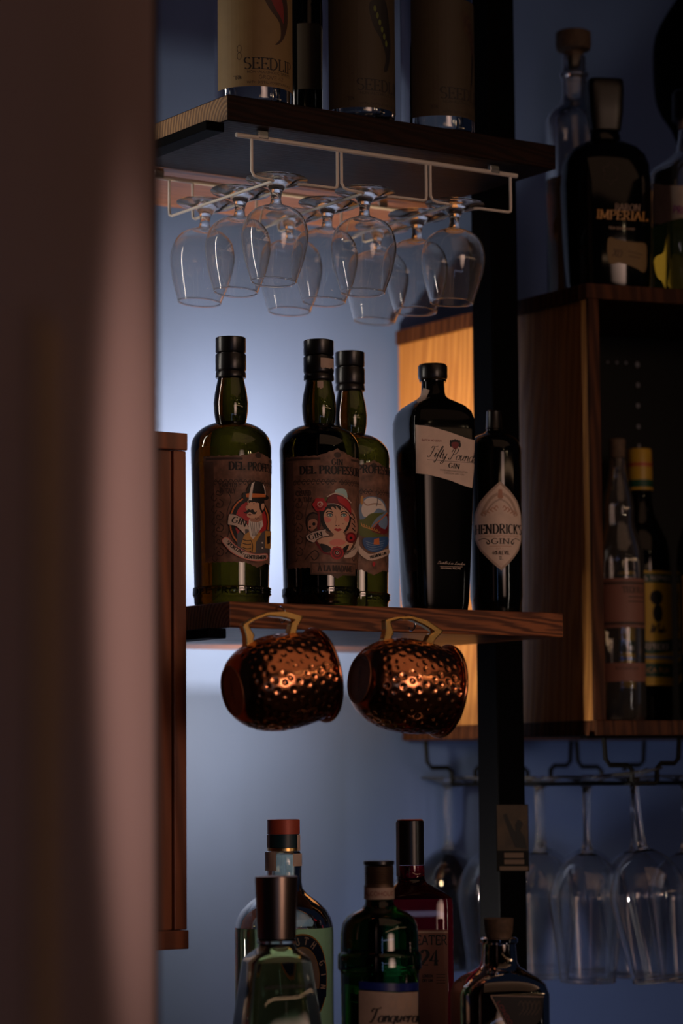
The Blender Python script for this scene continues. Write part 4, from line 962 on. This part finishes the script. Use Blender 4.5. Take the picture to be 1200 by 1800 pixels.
seed_bottle(768, 3.235, 66, 203, 'seed_paper_shaded', 'bottle with a dim brown label and bark drawing, rightmost on the upper shelf', 'SPICE 94', 'bark', 'seed_glass', 40)
DB = Bottle('liqueur_bottle', 'black bottle standing in the gap between the first two upper shelf bottles', 540, 100, 3.20, ZT1)
DB.loft([(ZT1+.27, 14), (ZT1+.2, 15), (ZT1+.17, 26), (ZT1+.15, 38), (ZT1+.01, 38), (ZT1+.0006, 34)], 'black_glass', 'glass_body', outer=True); 
b = MB(); b.rings([ring(DB.X, DB.Y, z, .011, .011, 2, 0, 30) for z in (ZT1+.2703, ZT1+.30)], 'black_cap'); b.build('cap', DB.root, smooth=True, org=DB.c)
D = Decal(DB, 38); D.uv([(-.012, ZT1+.05), (.03, ZT1+.05), (.03, ZT1+.13), (-.012, ZT1+.13)], 'seed_paper_shaded', 0); D.build('label', DB.root)
# ---------- copper mugs
def mug():
    r = empty('copper_mug', (0, 0, 0)); Lm, n, m_ = .1085, 260, 110
    prof = [(0, .0265), (.0015, .0292), (.006, .0345), (.015, .0412), (.028, .0472), (.045, .0508), (.062, .0515), (.080, .0502), (.095, .0480), (.1035, .0470)]
    ps = spline(prof, 12); rows = []
    # arc length resample
    import bisect
    d = [0]
    for a, c in zip(ps, ps[1:]): d.append(d[-1]+math.hypot(c[0]-a[0], c[1]-a[1]))
    def at(s_):
        i = min(max(bisect.bisect(d, s_)-1, 0), len(ps)-2); t = (s_-d[i])/((d[i+1]-d[i]) or 1)
        return (ps[i][0]+(ps[i+1][0]-ps[i][0])*t, ps[i][1]+(ps[i+1][1]-ps[i][1])*t)
    rnd = random.Random(5); dim = []
    nr = 11
    for j in range(nr):
        sj = d[-1]*(.17+.80*j/(nr-1)); x, rad = at(sj); cnt = 25
        for i in range(cnt): dim.append((2*math.pi*(i+.5*(j % 2))/cnt+rnd.uniform(-.05, .05), sj+rnd.uniform(-.0012, .0012), rad, rnd.uniform(.0030, .0040)))
    vs = []
    for j in range(m_+1):
        sj = d[-1]*j/m_; x, rad = at(sj)
        near = [q for q in dim if abs(q[1]-sj) < .0048]
        for i in range(n):
            a = 2*math.pi*i/n; dep = 0
            for (da, ds, rr, wr_) in near:
                dd = (a-da+math.pi) % (2*math.pi)-math.pi; q = math.hypot(dd*rr, sj-ds)
                if q < wr_*1.2: dep = max(dep, .00095*(.5+.5*math.cos(math.pi*q/(wr_*1.2)))**.8)
            R_ = rad-dep*1.05; vs.append(Vector((x, R_*math.cos(a), R_*math.sin(a))))
    b = MB(); fs = [(j*n+i, j*n+(i+1) % n, (j+1)*n+(i+1) % n, (j+1)*n+i) for j in range(m_) for i in range(n)]
    b.add(vs, fs, 'copper')
    # inner wall
    inn = [[Vector((x+(.0015 if x < .01 else 0), (rad-.0014)*math.cos(2*math.pi*i/48), (rad-.0014)*math.sin(2*math.pi*i/48))) for i in range(48)] for x, rad in spline(prof, 3)]
    b.rings(inn, 'copper', cap0=True, cap1=False, flip=True)
    body = b.build('body', r, smooth='keep')
    for p in body.data.polygons: p.use_smooth = True
    b = MB(); rim = []
    for k in range(13):
        a = 2*math.pi*k/12
    circ = [Vector((.1045, .0492*math.cos(2*math.pi*i/72), .0492*math.sin(2*math.pi*i/72))) for i in range(72)]
    b.tube(circ, .0027, 'copper', 10, closed=True); b.build('rim', r, smooth=True)
    b = MB(); b.rings([[Vector((x, rr*math.cos(2*math.pi*i/60), rr*math.sin(2*math.pi*i/60))) for i in range(60)] for x, rr in ((0.0004, .0272), (-.0006, .0268), (-.0006, .0240), (.0006, .0228), (.0007, .0005))], 'copper_base', cap0=False, cap1=True)
    bs = b.build('base', r, smooth=True)
    # tiny stamp on the base
    b = MB()
    for q in text_quads('FABIANO', .0042, .027, 'sans', .9):
        b.add([Vector((.0002, -y_+.002, x_)) for x_, y_ in q], [(0, 1, 2, 3)], 'dark_copper')
    b.build('stamp', bs)
    # handle: outline in (x along the axis, z up)
    zt = lambda x, y: ((x-637)/.885/1625, (1188+(x-629)*.096-y)/1625)
    outer = [(663, 1131), (669, 1116), (671, 1101), (668, 1083), (688, 1076), (715, 1073), (744, 1079), (774, 1096), (761, 1112), (757, 1121), (759, 1137)]
    inner = [(737, 1134), (745, 1114), (750, 1103), (757, 1099), (737, 1088), (715, 1080), (693, 1081), (679, 1086), (687, 1106), (683, 1112), (689, 1130)]
    def q3(p, y_): x, z_ = zt(*p); return Vector((x, y_, z_))
    n_ = len(outer); hw = .0055; inn_ = inner[::-1]; b = MB(); vs = []
    for i in range(n_): vs += [q3(outer[i], -hw), q3(outer[i], hw), q3(inn_[i], hw), q3(inn_[i], -hw)]
    fs = []
    for i in range(n_-1):
        for c in range(4): fs.append((i*4+c, i*4+(c+1) % 4, (i+1)*4+(c+1) % 4, (i+1)*4+c))
    fs += [(0, 1, 2, 3), tuple((n_-1)*4+c for c in (3, 2, 1, 0))]
    b.add(vs, fs, 'brass'); b.build('handle', r, bevel=.0014)
    return r
mg = mug(); tag(mg, 'hammered copper mug with brass handle hanging right, its stamped base lit', 'mug', 'copper mugs hanging from hooks on the lower shelf edge')
mg2 = copy_tree(mg)
def place_mug(o, px, py, Y, tilt):
    yaw = math.radians(27); o.location = P(px, py, Y)
    o.rotation_mode = 'XYZ'
    M = Matrix.Rotation(yaw, 4, 'Z') @ Matrix.Rotation(math.radians(tilt), 4, 'Y')
    o.rotation_euler = M.to_euler()
MY1, MY2 = 2.915, 2.99
place_mug(mg, 631, 1193, 2.95, 7.0); place_mug(mg2, 408, 1215, 2.89, -10.0); mg2.scale = (1.0, 1.0, 1.0)
mg2['label'] = 'hammered copper mug with brass handle hanging left, tilted with its rim raised'
def hook(px, lb):
    t_ = tparam(px, 0, ZM1); z_ = P(px, 1064 if px < 600 else 1070, 3.0).z
    c = S(t_, -.001, z_); r = tag(empty('hook', c), lb, 'hook', 'small steel hooks screwed in the lower shelf edge')
    b = MB(); pts = [c+E2*.014, c-E2*.003, c-E2*.010+Vector((0, 0, -.001)), c-E2*.0155+Vector((0, 0, -.005)), c-E2*.017+Vector((0, 0, -.011)), c-E2*.014+Vector((0, 0, -.0155)), c-E2*.008+Vector((0, 0, -.017)), c-E2*.0045+Vector((0, 0, -.014))]
    b.tube([Vector(p) for p in spline([tuple(x) for x in pts], 4)], .0013, 'steel', 8); b.build('shank', r, smooth=True, org=c)
hook(486, 'small steel hook holding the left copper mug'); hook(713, 'small steel hook holding the right copper mug')
# ---------------------------------------------------------------- back counter below the frame, with its bottles
ZK = 1.033
b = MB(); q = [S(-.45, -.35, 0), S(1.4, -.35, 0), S(1.4, DW-.004, 0), S(-.45, DW-.004, 0)]
ctr = tag(empty('bar_counter', q[0]), 'dark bar counter carrying the lower row of bottles', 'counter')
b.prism([(p.x, p.y) for p in q], ZK-.04, ZK, 'inside_black'); b.build('worktop', ctr, bevel=.002, org=ctr.location)
q2 = [S(-.43, -.32, 0), S(1.38, -.32, 0), S(1.38, DW-.01, 0), S(-.43, DW-.01, 0)]
b = MB(); b.prism([(p.x, p.y) for p in q2], 0, ZK-.0405, 'inside_black'); b.build('carcass', ctr, org=ctr.location)
# pale clear gin bottle with oval label
BP = Bottle('gin_bottle', 'pale green clear bottle with a red-brown cap and oval navy label', 499, 1600, 3.15, ZK)
BP.loft([(1496, 28), (1500, 30), (1512, 32), (1525, 31), (1550, 31), (1562, 33), (1572, 42), (1585, 60), (1600, 75), (1614, 82), (1629, 85.5)], 'pale_green_glass', 'glass_shoulder', wall=.003)
for p in BP.root.children[-1].data.polygons: p.use_smooth = True
BP.loft([(1629.5, 85.5), (1640, 86), (ZK+.01, 86), (ZK+.0006, 80)], 'clear_liquid', 'glass_body', outer=True)
for p in BP.root.children[-1].data.polygons: p.use_smooth = True
BP.loft([(1440, 27), (1441, 28.5), (1466, 28.5)], 'red_cap', 'cap', round_=True); BP.loft([(1466.5, 27), (1490, 27)], 'teal_band', 'cap_band', round_=True); BP.loft([(1490.5, 28.5), (1495.5, 28.5)], 'gold', 'neck_ring', round_=True)
b = MB()
for (a0, a1, y0, y1, rr_) in ((-80, -55, 1467, 1490, 29.5), (-80, -22, 1497, 1530, 33), (55, 80, 1467, 1495, 29.5), (30, 75, 1500, 1522, 33)):
    vs = []
    for i in range(9):
        a = math.radians(a0+(a1-a0)*i/8); vs += [Vector((BP.X+rr_*BP.k*math.sin(a), BP.Y-rr_*BP.k*math.cos(a), BP.z(y))) for y in (y0, y1)]
    b.add(vs, [(2*i, 2*i+1, 2*i+3, 2*i+2) for i in range(8)], 'cream')
b.build('tax_strip', BP.root, org=BP.c)
D = Decal(BP, 86); uc = math.radians(22)*D.R; v0 = lambda x, y: (uc+x*BP.k, P(499, y, BP.Y-D.R).z)
def el(D, rx, ry, m, l, cy_=1722, n=40): D.uv([v0(rx*math.cos(2*math.pi*i/n), cy_+ry*math.sin(2*math.pi*i/n)) for i in range(n)], m, l)
el(D, 56, 80, 'gold_ink', 0); el(D, 53.5, 77, 'navy_paper', 1); el(D, 35, 57, 'gold_ink', 2); el(D, 33.5, 55, 'cream_dark', 3)
D.uv([v0(-52, 1740), v0(52, 1740), v0(52, 1756), v0(-52, 1756)], 'navy_paper', 4)
lab = D.build('label', BP.root, label='oval navy and copper label with ring lettering')
D = Decal(BP, 86)
def oval_text(txt, a0, a1, rx, ry, h, m, l):
    n_ = len(txt)
    for i, ch in enumerate(txt):
        a = math.radians(a0+(a1-a0)*i/(n_-1)); x0, y0 = rx*math.cos(a), -ry*math.sin(a)
        tx, ty = -rx*math.sin(a), -ry*math.cos(a); ang = math.atan2(ty, tx)+math.pi
        for q in text_quads(ch, h, h*.62, 'sans', 1.25):
            D.uv([v0(x0+x*math.cos(ang)+y*math.sin(ang), 1722+y0+x*math.sin(ang)-y*math.cos(ang)) for x, y in q], m, l)
oval_text('PLYMOUTH GIN', 196, -14, 38, 61, 13, 'cream', 5)
D.build('lettering', lab)
# trapezoid clear bottle with bronze cap
BM = Bottle('gin_bottle', 'angular clear bottle with a tall tapered bronze cap, in front of the pale green bottle', 486, 1660, 2.90, ZK, None, ex=5, rot=14)
BM.loft([(1650, 32, 2), (1653, 34.5, 2), (1658, 34, 2), (1660, 31, 2), (1666, 33, 2.4), (1674, 42, 4), (1684, 52, 6), (1690, 54.5, 6), (1800, 70, 6), (ZK+.012, 88, 6), (ZK+.0006, 84, 6)], 'navy_glass', 'glass_body', outer=True, n=72)
for p in BM.root.children[-1].data.polygons: p.use_smooth = True
BM.root.children[-1].data.set_sharp_from_angle(angle=math.radians(40))
BM.loft([(1540, 35), (1541, 37), (1546, 37.3), (1649, 33.5)], 'bronze_cap', 'cap', round_=True)
D = Decal(BM, 62)
art_text(D, 'MEDITERRANEAN GIN', (466, 1740), (549, 1736), 7, 'ink', 0, 'serif', 1.0); art_text(D, 'coleccion de autor', (486, 1754), (545, 1751), 7, 'ink', 0, 'script', 1.3)
D.build('printed_lettering', BM.root, step=2)
# green bottle
BT = Bottle('gin_bottle', 'dark green round-shouldered bottle with a pale label and ribbed screw cap at the bottom', 667, 1650, 2.95, ZK)
BT.loft([(1578, 24), (1590, 26), (1598, 34)]+spline([(1602, 45), (1610, 56), (1622, 64), (1640, 67.5)], 3)+[(1672, 68), (1676, 72), (1680, 73), (1702, 73), (1706, 69), (1712, 68), (ZK+.012, 66), (ZK+.0006, 62)], 'green_glass', 'glass_body', outer=True)
BT.loft([(1513, 26), (1514, 27), (1519, 27), (1521, 25)], 'black_cap', 'cap_top', round_=True)
pr = []
for i in range(9): pr += [(1522+i*3.6, 26), (1523.6+i*3.6, 24.6)]
BT.loft(pr+[(1556, 26), (1557, 26.4), (1579, 26.4)], 'tin_cap', 'screw_cap', round_=True)
D = Decal(BT, 67)
D.text('ALCOHOLIC', 0, 1573, 7, 56, 'maroon_ink', 1, 'sans')
DC = MB(); vs = []
for i in range(17):
    a = math.radians(-80+160*i/16); vs += [Vector((BT.X+26.9*BT.k*math.sin(a), BT.Y-26.9*BT.k*math.cos(a), BT.z(y))) for y in (1560, 1580)]
DC.add(vs, [(2*i, 2*i+1, 2*i+3, 2*i+2) for i in range(16)], 'cream_dark')
for q in text_quads('ALCOHOLIC', 7, 62, 'sans', 1):
    o = []
    for x, y in q: a = x/27; o.append(Vector((BT.X+27.3*BT.k*math.sin(a), BT.Y-27.3*BT.k*math.cos(a), BT.z(1573.5-y))))
    DC.add(o, [(0, 1, 2, 3)], 'maroon_ink')
DC.build('neck_band', BT.root, org=BT.c)
D = Decal(BT, 67)
D.px([(631, 1725), (660, 1727), (700, 1729), (735, 1727), (734, 1741), (700, 1743), (660, 1741), (631, 1739)], 'royal_band', 0); D.px([(631, 1741), (660, 1743), (700, 1745), (734, 1743), (734, 1840), (631, 1840)], 'cream_dark', 0)
lab = D.build('label', BT.root)
D = Decal(BT, 67); art_text(D, 'Tanqueray', (648, 1797), (742, 1797), 26, 'ink', 1, 'script', 1.6)
D.blob([(698, 1756), (704, 1752), (711, 1756), (711, 1772), (704, 1776), (698, 1772)], 'tan_ink', 1); D.blob([(685, 1760), (694, 1760), (692, 1770), (686, 1770)], 'tan_ink', 1); D.blob([(715, 1760), (723, 1760), (721, 1770), (716, 1770)], 'tan_ink', 1)
D.build('lettering', lab)
# red square bottle
BR = Bottle('gin_bottle', 'red glass square gin bottle with a black capped neck behind the green bottle', 722, 1600, 3.10, ZK, None, ex=6, rot=8)
BR.loft([(1521, 24, 2), (1545, 25, 2), (1552, 28, 2.3), (1560, 42, 3), (1570, 58, 5), (1578, 66, 6), (1590, 67.5, 6), (ZK+.01, 67, 6), (ZK+.0006, 63, 6)], 'red_glass', 'glass_body', outer=True, n=72)
BR.loft([(1442, 22), (1443, 24), (1520, 24)], 'black_cap', 'cap', round_=True, label='black cap with a red rim')
BR.loft([(1440, 21), (1441.9, 23.4)], 'red_cap', 'cap_disc', round_=True)
b = MB(); vs = []
for i in range(7):
    a = math.radians(-85+35*i/6); vs += [Vector((BR.X+25*BR.k*math.sin(a), BR.Y-25*BR.k*math.cos(a), BR.z(y))) for y in (1445, 1540)]
b.add(vs, [(2*i, 2*i+1, 2*i+3, 2*i+2) for i in range(6)], 'cream_dark'); b.build('tax_strip', BR.root, org=BR.c)
D = Decal(BR, 60); D.px([(680, 1635), (787, 1634), (787, 1830), (680, 1830)], 'pink_paper', 0); D.px([(680, 1637), (786, 1637), (786, 1640), (680, 1640)], 'tan_ink', 1); lab = D.build('label', BR.root)
D = Decal(BR, 60); art_text(D, 'BEEFEATER', (690, 1661), (786, 1661), 17, 'ink', 1, 'sans', .9); art_text(D, '24', (738, 1697), (772, 1697), 27, 'ink', 1, 'serif', 1.2)
art_text(D, 'LONDON', (742, 1718), (760, 1718), 5, 'ink', 1, 'sans'); art_text(D, 'DRY GIN', (742, 1726), (760, 1726), 5, 'ink', 1, 'sans')
for i in range(4): D.line([(766, 1713+i*5), (782, 1713+i*5)], 1, 'ink', 1)
D.build('lettering', lab)
# squat dark bottle with cork
BK = Bottle('spirit_bottle', 'squat dark bottle with a cork stopper and triangular label at the bottom right', 877, 1690, 2.96, ZK, None, ex=4.5, rot=12)
BK.loft([(1647, 28, 2), (1650, 33, 2), (1656, 33, 2), (1659, 29, 2), (1690, 31, 2), (1700, 36, 2), (1706, 46, 2.4), (1716, 62, 3.2), (1728, 73, 4), (1745, 78, 4.5), (ZK+.01, 78, 4.5), (ZK+.0006, 74, 4.5)], 'smoke_glass' if False else 'brown_glass', 'glass_body', outer=True, wall=.003, n=72)
for p in BK.root.children[-1].data.polygons: p.use_smooth = True
BK.loft([(1614, 25), (1615, 26), (1640, 24), (1644, 22), (1680, 21)], 'dark_cork', 'cork_stopper', round_=True)
D = Decal(BK, 78); D.px([(862, 1750), (955, 1752), (952, 1790), (908, 1840)], 'ink', 0); lab = D.build('label', BK.root)
D = Decal(BK, 78); D.line([(862, 1750), (955, 1752)], 1.4, 'tan_ink', 1, False); D.line([(863, 1751), (908, 1838)], 1.4, 'tan_ink', 1, False)
art_text(D, 'LONDON', (872, 1762), (900, 1812), 7, 'maroon_ink', 1, 'sans')
for i in range(5): D.line(spline([(910+i*8, 1768), (915+i*8, 1760), (920+i*7, 1772), (912+i*7, 1784)], 3), 1.3, 'poster', 1)
D.build('lettering', lab)
# ---------------------------------------------------------------- bottles on top of the cabinet
BA = Bottle('spirit_bottle', 'tall clear bottle of amber spirit with a wide flat cork stopper, on the cabinet', 1011, 300, 3.575, ZC1)
BA.loft([(100, 21), (118, 21), (128, 23), (131, 26), (136, 26), (138, 22), (165, 22), (178, 24), (186, 30), (194, 41), (204, 49), (216, 52), (318, 53)], 'glass', 'glass_body', outer=True, wall=.003)
for p in BA.root.children[-1].data.polygons: p.use_smooth = True
BA.loft([(318.5, 53), (330, 53), (ZC1+.01, 53), (ZC1+.0006, 49)], 'amber_liquid', 'liquid')
BA.loft([(56, 28), (58, 31.5), (80, 32), (88, 30), (92, 18), (122, 16)], 'dark_cork', 'cork_stopper', round_=True)
BB = Bottle('rum_bottle', 'broad dark bottle with square black cap and torn tan label on top of the cabinet', 1064, 300, 3.485, ZC1, None, ex=2.6, rot=10, asp=.75)
BB.loft([(232, 24, 2), (238, 27, 2), (248, 28, 2), (253, 40, 2.2), (262, 58, 2.4), (275, 70, 2.6), (292, 77, 2.6), (330, 80, 2.6), (400, 79, 2.6), (ZC1+.01, 76, 2.6), (ZC1+.0006, 72, 2.6)], 'black_glass', 'glass_body', outer=True, n=72)
BB.loft([(142, 30, 5), (145, 32, 5), (160, 33, 5), (200, 31, 5), (228, 27, 5), (231, 27, 5)], 'black_cap', 'cap', n=48)
D = Decal(BB, 78)
D.blob([(1068, 420), (1085, 421), (1100, 424), (1118, 426), (1134, 429), (1136, 450), (1133, 478), (1118, 472), (1104, 466), (1088, 462), (1070, 461)], 'seed_paper', 0); lab = D.build('label', BB.root, label='torn tan paper label')
D = Decal(BB, 78); art_text(D, 'XO', (1076, 450), (1092, 453), 13, 'brown_ink', 1, 'serif', .6); D.line([(1103, 442), (1128, 448)], 1, 'brown_ink', 1); D.line([(1105, 450), (1125, 454)], 1, 'brown_ink', 1); D.build('print', lab)
D = Decal(BB, 78); art_text(D, 'BARON', (1080, 369), (1125, 371), 11, 'tan_ink', 0, 'serif', .7); art_text(D, 'IMPERIAL', (1048, 384), (1138, 389), 16, 'gold_ink', 0, 'serif', .8); art_text(D, 'RON DOMINICANO', (1070, 402), (1115, 405), 4, 'tan_ink', 0, 'sans')
for i in range(6):
    a = i*1.05; D.line([(1072+9*math.cos(a), 305+14*math.sin(a)), (1072+14*math.cos(a+.5), 305+20*math.sin(a+.5)), (1072+9*math.cos(a+1), 305+14*math.sin(a+1))], 1.0, 'brown_ink', 0)
D.build('printed_lettering', BB.root)
BC = Bottle('spirit_bottle', 'square bottle of greenish liquid with a pale label, cut by the right photo edge', 1216, 300, 3.50, ZC1, None, ex=5, rot=25)
BC.loft([(229, 22, 2), (245, 24, 2), (268, 30, 2), (280, 42, 3), (292, 58, 5), (305, 64, 5), (398, 64, 5)], 'glass', 'glass_body', outer=True, wall=.003, n=64)
for p in BC.root.children[-1].data.polygons: p.use_smooth = True
BC.loft([(398.5, 64, 5), (ZC1+.01, 64, 5), (ZC1+.0006, 60, 5)], 'yellow_liquid', 'liquid')
BC.loft([(160, 28), (165, 33), (212, 34)], 'black_cap', 'cap', round_=True); BC.loft([(212.5, 24), (228.5, 24)], 'cream_dark', 'neck_band', round_=True)
D = Decal(BC, 64); D.px([(1147, 322), (1172, 326), (1240, 326), (1240, 396), (1172, 396), (1147, 392)], 'cream_dark', 0); lab = D.build('label', BC.root); D = Decal(BC, 64); art_text(D, 'PROPER', (1182, 375), (1232, 378), 13, 'purple_ink', 1, 'sans', 1.2); D.build('lettering', lab)
# dark pendant behind them
pl = P(1225, 120, 3.68); r = tag(empty('pendant_lamp', pl), 'unlit black bell-shaped lampshade hanging at the upper right edge', 'lamp'); kk = 3.68/F
b = MB(); R_ = [(-160, 8), (-120, 40), (-60, 74), (0, 79), (55, 76), (85, 66), (110, 50), (135, 40), (150, 36)]
b.rings([[pl+Vector((r_*kk*math.cos(2*math.pi*i/48), r_*kk*.9*math.sin(2*math.pi*i/48), -y*kk)) for i in range(48)] for y, r_ in spline(R_, 3)], 'black_metal'); b.build('shade', r, smooth=True, org=pl)
b = MB(); b.tube([pl+Vector((0, 0, 158*kk)), Vector((pl.x, pl.y, 2.9))], .003, 'black_wire', 8); b.build('cord', r, org=pl)
# ---------------------------------------------------------------- bottles inside the cabinet
zI = ZC0t
BI = Bottle('spirit_bottle', 'clear corked bottle with a framed pinkish label inside the cabinet, leftmost', 1088, 1000, 3.545, zI)
BI.loft([(806, 13), (812, 15), (830, 16), (850, 19), (875, 26), (895, 28), (915, 27), (930, 30), (950, 38), (970, 43), (990, 44), (zI+.01, 43), (zI+.0006, 40)], 'glass', 'glass_body', outer=True, wall=.003)
for p in BI.root.children[-1].data.polygons: p.use_smooth = True
BI.loft([(772, 13), (774, 15), (804, 14), (806, 11), (820, 10)], 'dark_cork', 'cork_stopper', round_=True)
D = Decal(BI, 44); c0 = math.radians(6)*D.R; v1 = lambda x, y: (c0+x*BI.k, P(1088, y, BI.Y-D.R).z)
D.uv([v1(-52, 1016), v1(56, 1016), v1(56, 1103), v1(-52, 1103)], 'pink_paper', 0); D.uv([v1(-46, 1022), v1(50, 1022), v1(50, 1098), v1(-46, 1098)], 'brown_ink', 1); D.uv([v1(-41, 1027), v1(45, 1027), v1(45, 1093), v1(-41, 1093)], 'pink_paper', 2)
lab = D.build('label', BI.root)
D = Decal(BI, 44); D.uv([v1(-48, 1165), v1(52, 1165), v1(52, 1198), v1(-48, 1198)], 'pink_paper', 0); low = D.build('lower_label', BI.root)
D = Decal(BI, 44); D.text('TEQUILA', 30, 1042, 11, 46, 'brown_ink', 3, 'serif'); 
for y_ in (1048, 1056): D.uv([v1(6, y_), v1(45, y_), v1(45, y_+2), v1(6, y_+2)], 'brown_ink', 3)
D.text('AGAVE', -8, 1073, 5, 22, 'brown_ink', 3, 'script'); D.build('lettering', lab)
D = Decal(BI, 44); D.text('RESERVA', 10, 1177, 5, 44, 'brown_ink', 3, 'serif'); D.build('lettering', low)
BY = Bottle('rum_bottle', 'rum bottle with a yellow striped cap and bright yellow label inside the cabinet', 1127, 1000, 3.635, zI)
BY.loft([(863, 20), (885, 21), (905, 25), (930, 36), (950, 46), (975, 50), (1000, 51), (zI+.01, 51), (zI+.0006, 47)], 'black_glass', 'glass_body', outer=True)
pmat('cap_yellow', (0.50, 0.30, 0.03), 0.35)
X0 = BY.X; BY.X = P(1112, 830, BY.Y).x*.35+X0*.65
cb = BY.X; BY.X = X0
BY.loft([(790, 20), (792, 21.5), (815, 21.8)], 'cap_yellow', 'cap', round_=True); BY.loft([(815.2, 22), (821, 22)], 'red_cap', 'cap_stripe', round_=True, label='thin red stripe'); BY.loft([(821.2, 22), (845, 22.5)], 'cap_yellow', 'cap_collar', round_=True); BY.loft([(845.2, 22.6), (858, 22.8)], 'green_paper', 'cap_stripe', round_=True, label='green stripe'); BY.loft([(858.2, 22.8), (862.8, 23)], 'cap_yellow', 'cap_collar', round_=True)
D = Decal(BY, 51); c1 = math.radians(10)*D.R; v2 = lambda x, y: (c1+x*BY.k, P(1127, y, BY.Y-D.R).z)
D.uv([v2(-60, 1003), v2(60, 1003), v2(60, 1205), v2(-60, 1205)], 'yellow_paper', 0)
D.uv([v2(-60, 1008), v2(60, 1008), v2(60, 1024), v2(-60, 1024)], 'green_paper', 1); D.uv([v2(-60, 1121), v2(0, 1128), v2(60, 1121), v2(60, 1143), v2(0, 1150), v2(-60, 1143)], 'green_paper', 1)
D.uv([v2(-60, 1152), v2(60, 1152), v2(60, 1158), v2(-60, 1158)], 'light_blue', 1); D.uv([v2(-60, 1166), v2(60, 1166), v2(60, 1190), v2(-60, 1190)], 'green_paper', 1)
D.uv([v2(12+13*math.cos(a), 1050+13*math.sin(a)) for a in [i*.4 for i in range(16)]], 'ink', 1); D.uv([v2(14+10*math.cos(a), 1078+16*math.sin(a)) for a in [i*.4 for i in range(16)]], 'ink', 1)
lab = D.build('label', BY.root, label='bright yellow label with green bands')
D = Decal(BY, 51); D.text('WRAY & NEPHEW', 10, 1020, 8, 100, 'white_ink', 2, 'sans'); D.text('White', 26, 1113, 17, 32, 'ink', 2, 'script', weight=1.5); D.text('OVERPROOF', 10, 1142, 11, 84, 'white_ink', 2, 'serif'); D.build('lettering', lab)
D = Decal(BY, 51); D.text('JAMAICA RUM', 10, 1182, 8, 80, 'gold_ink', 2, 'sans'); D.build('lower_lettering', lab)
BZ = Bottle('rum_bottle', 'dark bottle inside the cabinet at the far right edge with a gold printed label', 1236, 1000, 3.56, zI)
BZ.loft([(800, 14), (860, 15), (890, 22), (930, 36), (960, 45), (990, 47), (zI+.01, 47), (zI+.0006, 43)], 'black_glass', 'glass_body', outer=True); BZ.loft([(770, 15), (772, 17), (799.5, 17)], 'gold', 'cap', round_=True)
D = Decal(BZ, 47); c2 = -.2*D.R; D.uv([(c2+x*BZ.k, P(1236, y, BZ.Y-D.R).z) for x, y in ((-40, 1010), (40, 1010), (40, 1150), (-40, 1150))], 'gold_ink', 0); D.uv([(c2+x*BZ.k, P(1236, y, BZ.Y-D.R).z) for x, y in ((-36, 1015), (36, 1015), (36, 1145), (-36, 1145))], 'ink', 1); D.build('label', BZ.root)
# ---------------------------------------------------------------- lamp bodies of the two hidden bay lights
r = tag(empty('shelf_lamp', (LAMP_A.x, LAMP_A.y, ZM1)), 'small black stand lamp hidden behind the dark bottles', 'lamp'); c = r.location.copy()
b = MB(); b.rings([ring(c.x, c.y, z, rr, rr, 2, 0, 24) for z, rr in ((ZM1+.0005, .020), (ZM1+.004, .020), (ZM1+.006, .016))], 'black_metal'); b.build('base', r, smooth=True, org=c)
b = MB(); b.tube([Vector((c.x, c.y, ZM1+.0062)), Vector((c.x, c.y, LAMP_A.z-.024))], .003, 'black_metal', 8); b.build('stem', r, smooth=True, org=c)
r = tag(empty('shelf_lamp', (LAMP_B.x, LAMP_B.y, ZM0)), 'small black lamp hanging under the lower shelf behind the mugs', 'lamp'); c = r.location.copy()
b = MB(); b.rings([ring(c.x, c.y, z, rr, rr, 2, 0, 24) for z, rr in ((ZM0-.0005, .014), (ZM0-.004, .014), (ZM0-.006, .010))], 'black_metal'); b.build('base', r, smooth=True, org=c)
b = MB(); b.tube([Vector((c.x, c.y, ZM0-.0062)), Vector((c.x, c.y, LAMP_B.z+.024))], .002, 'black_metal', 8); b.build('stem', r, smooth=True, org=c)
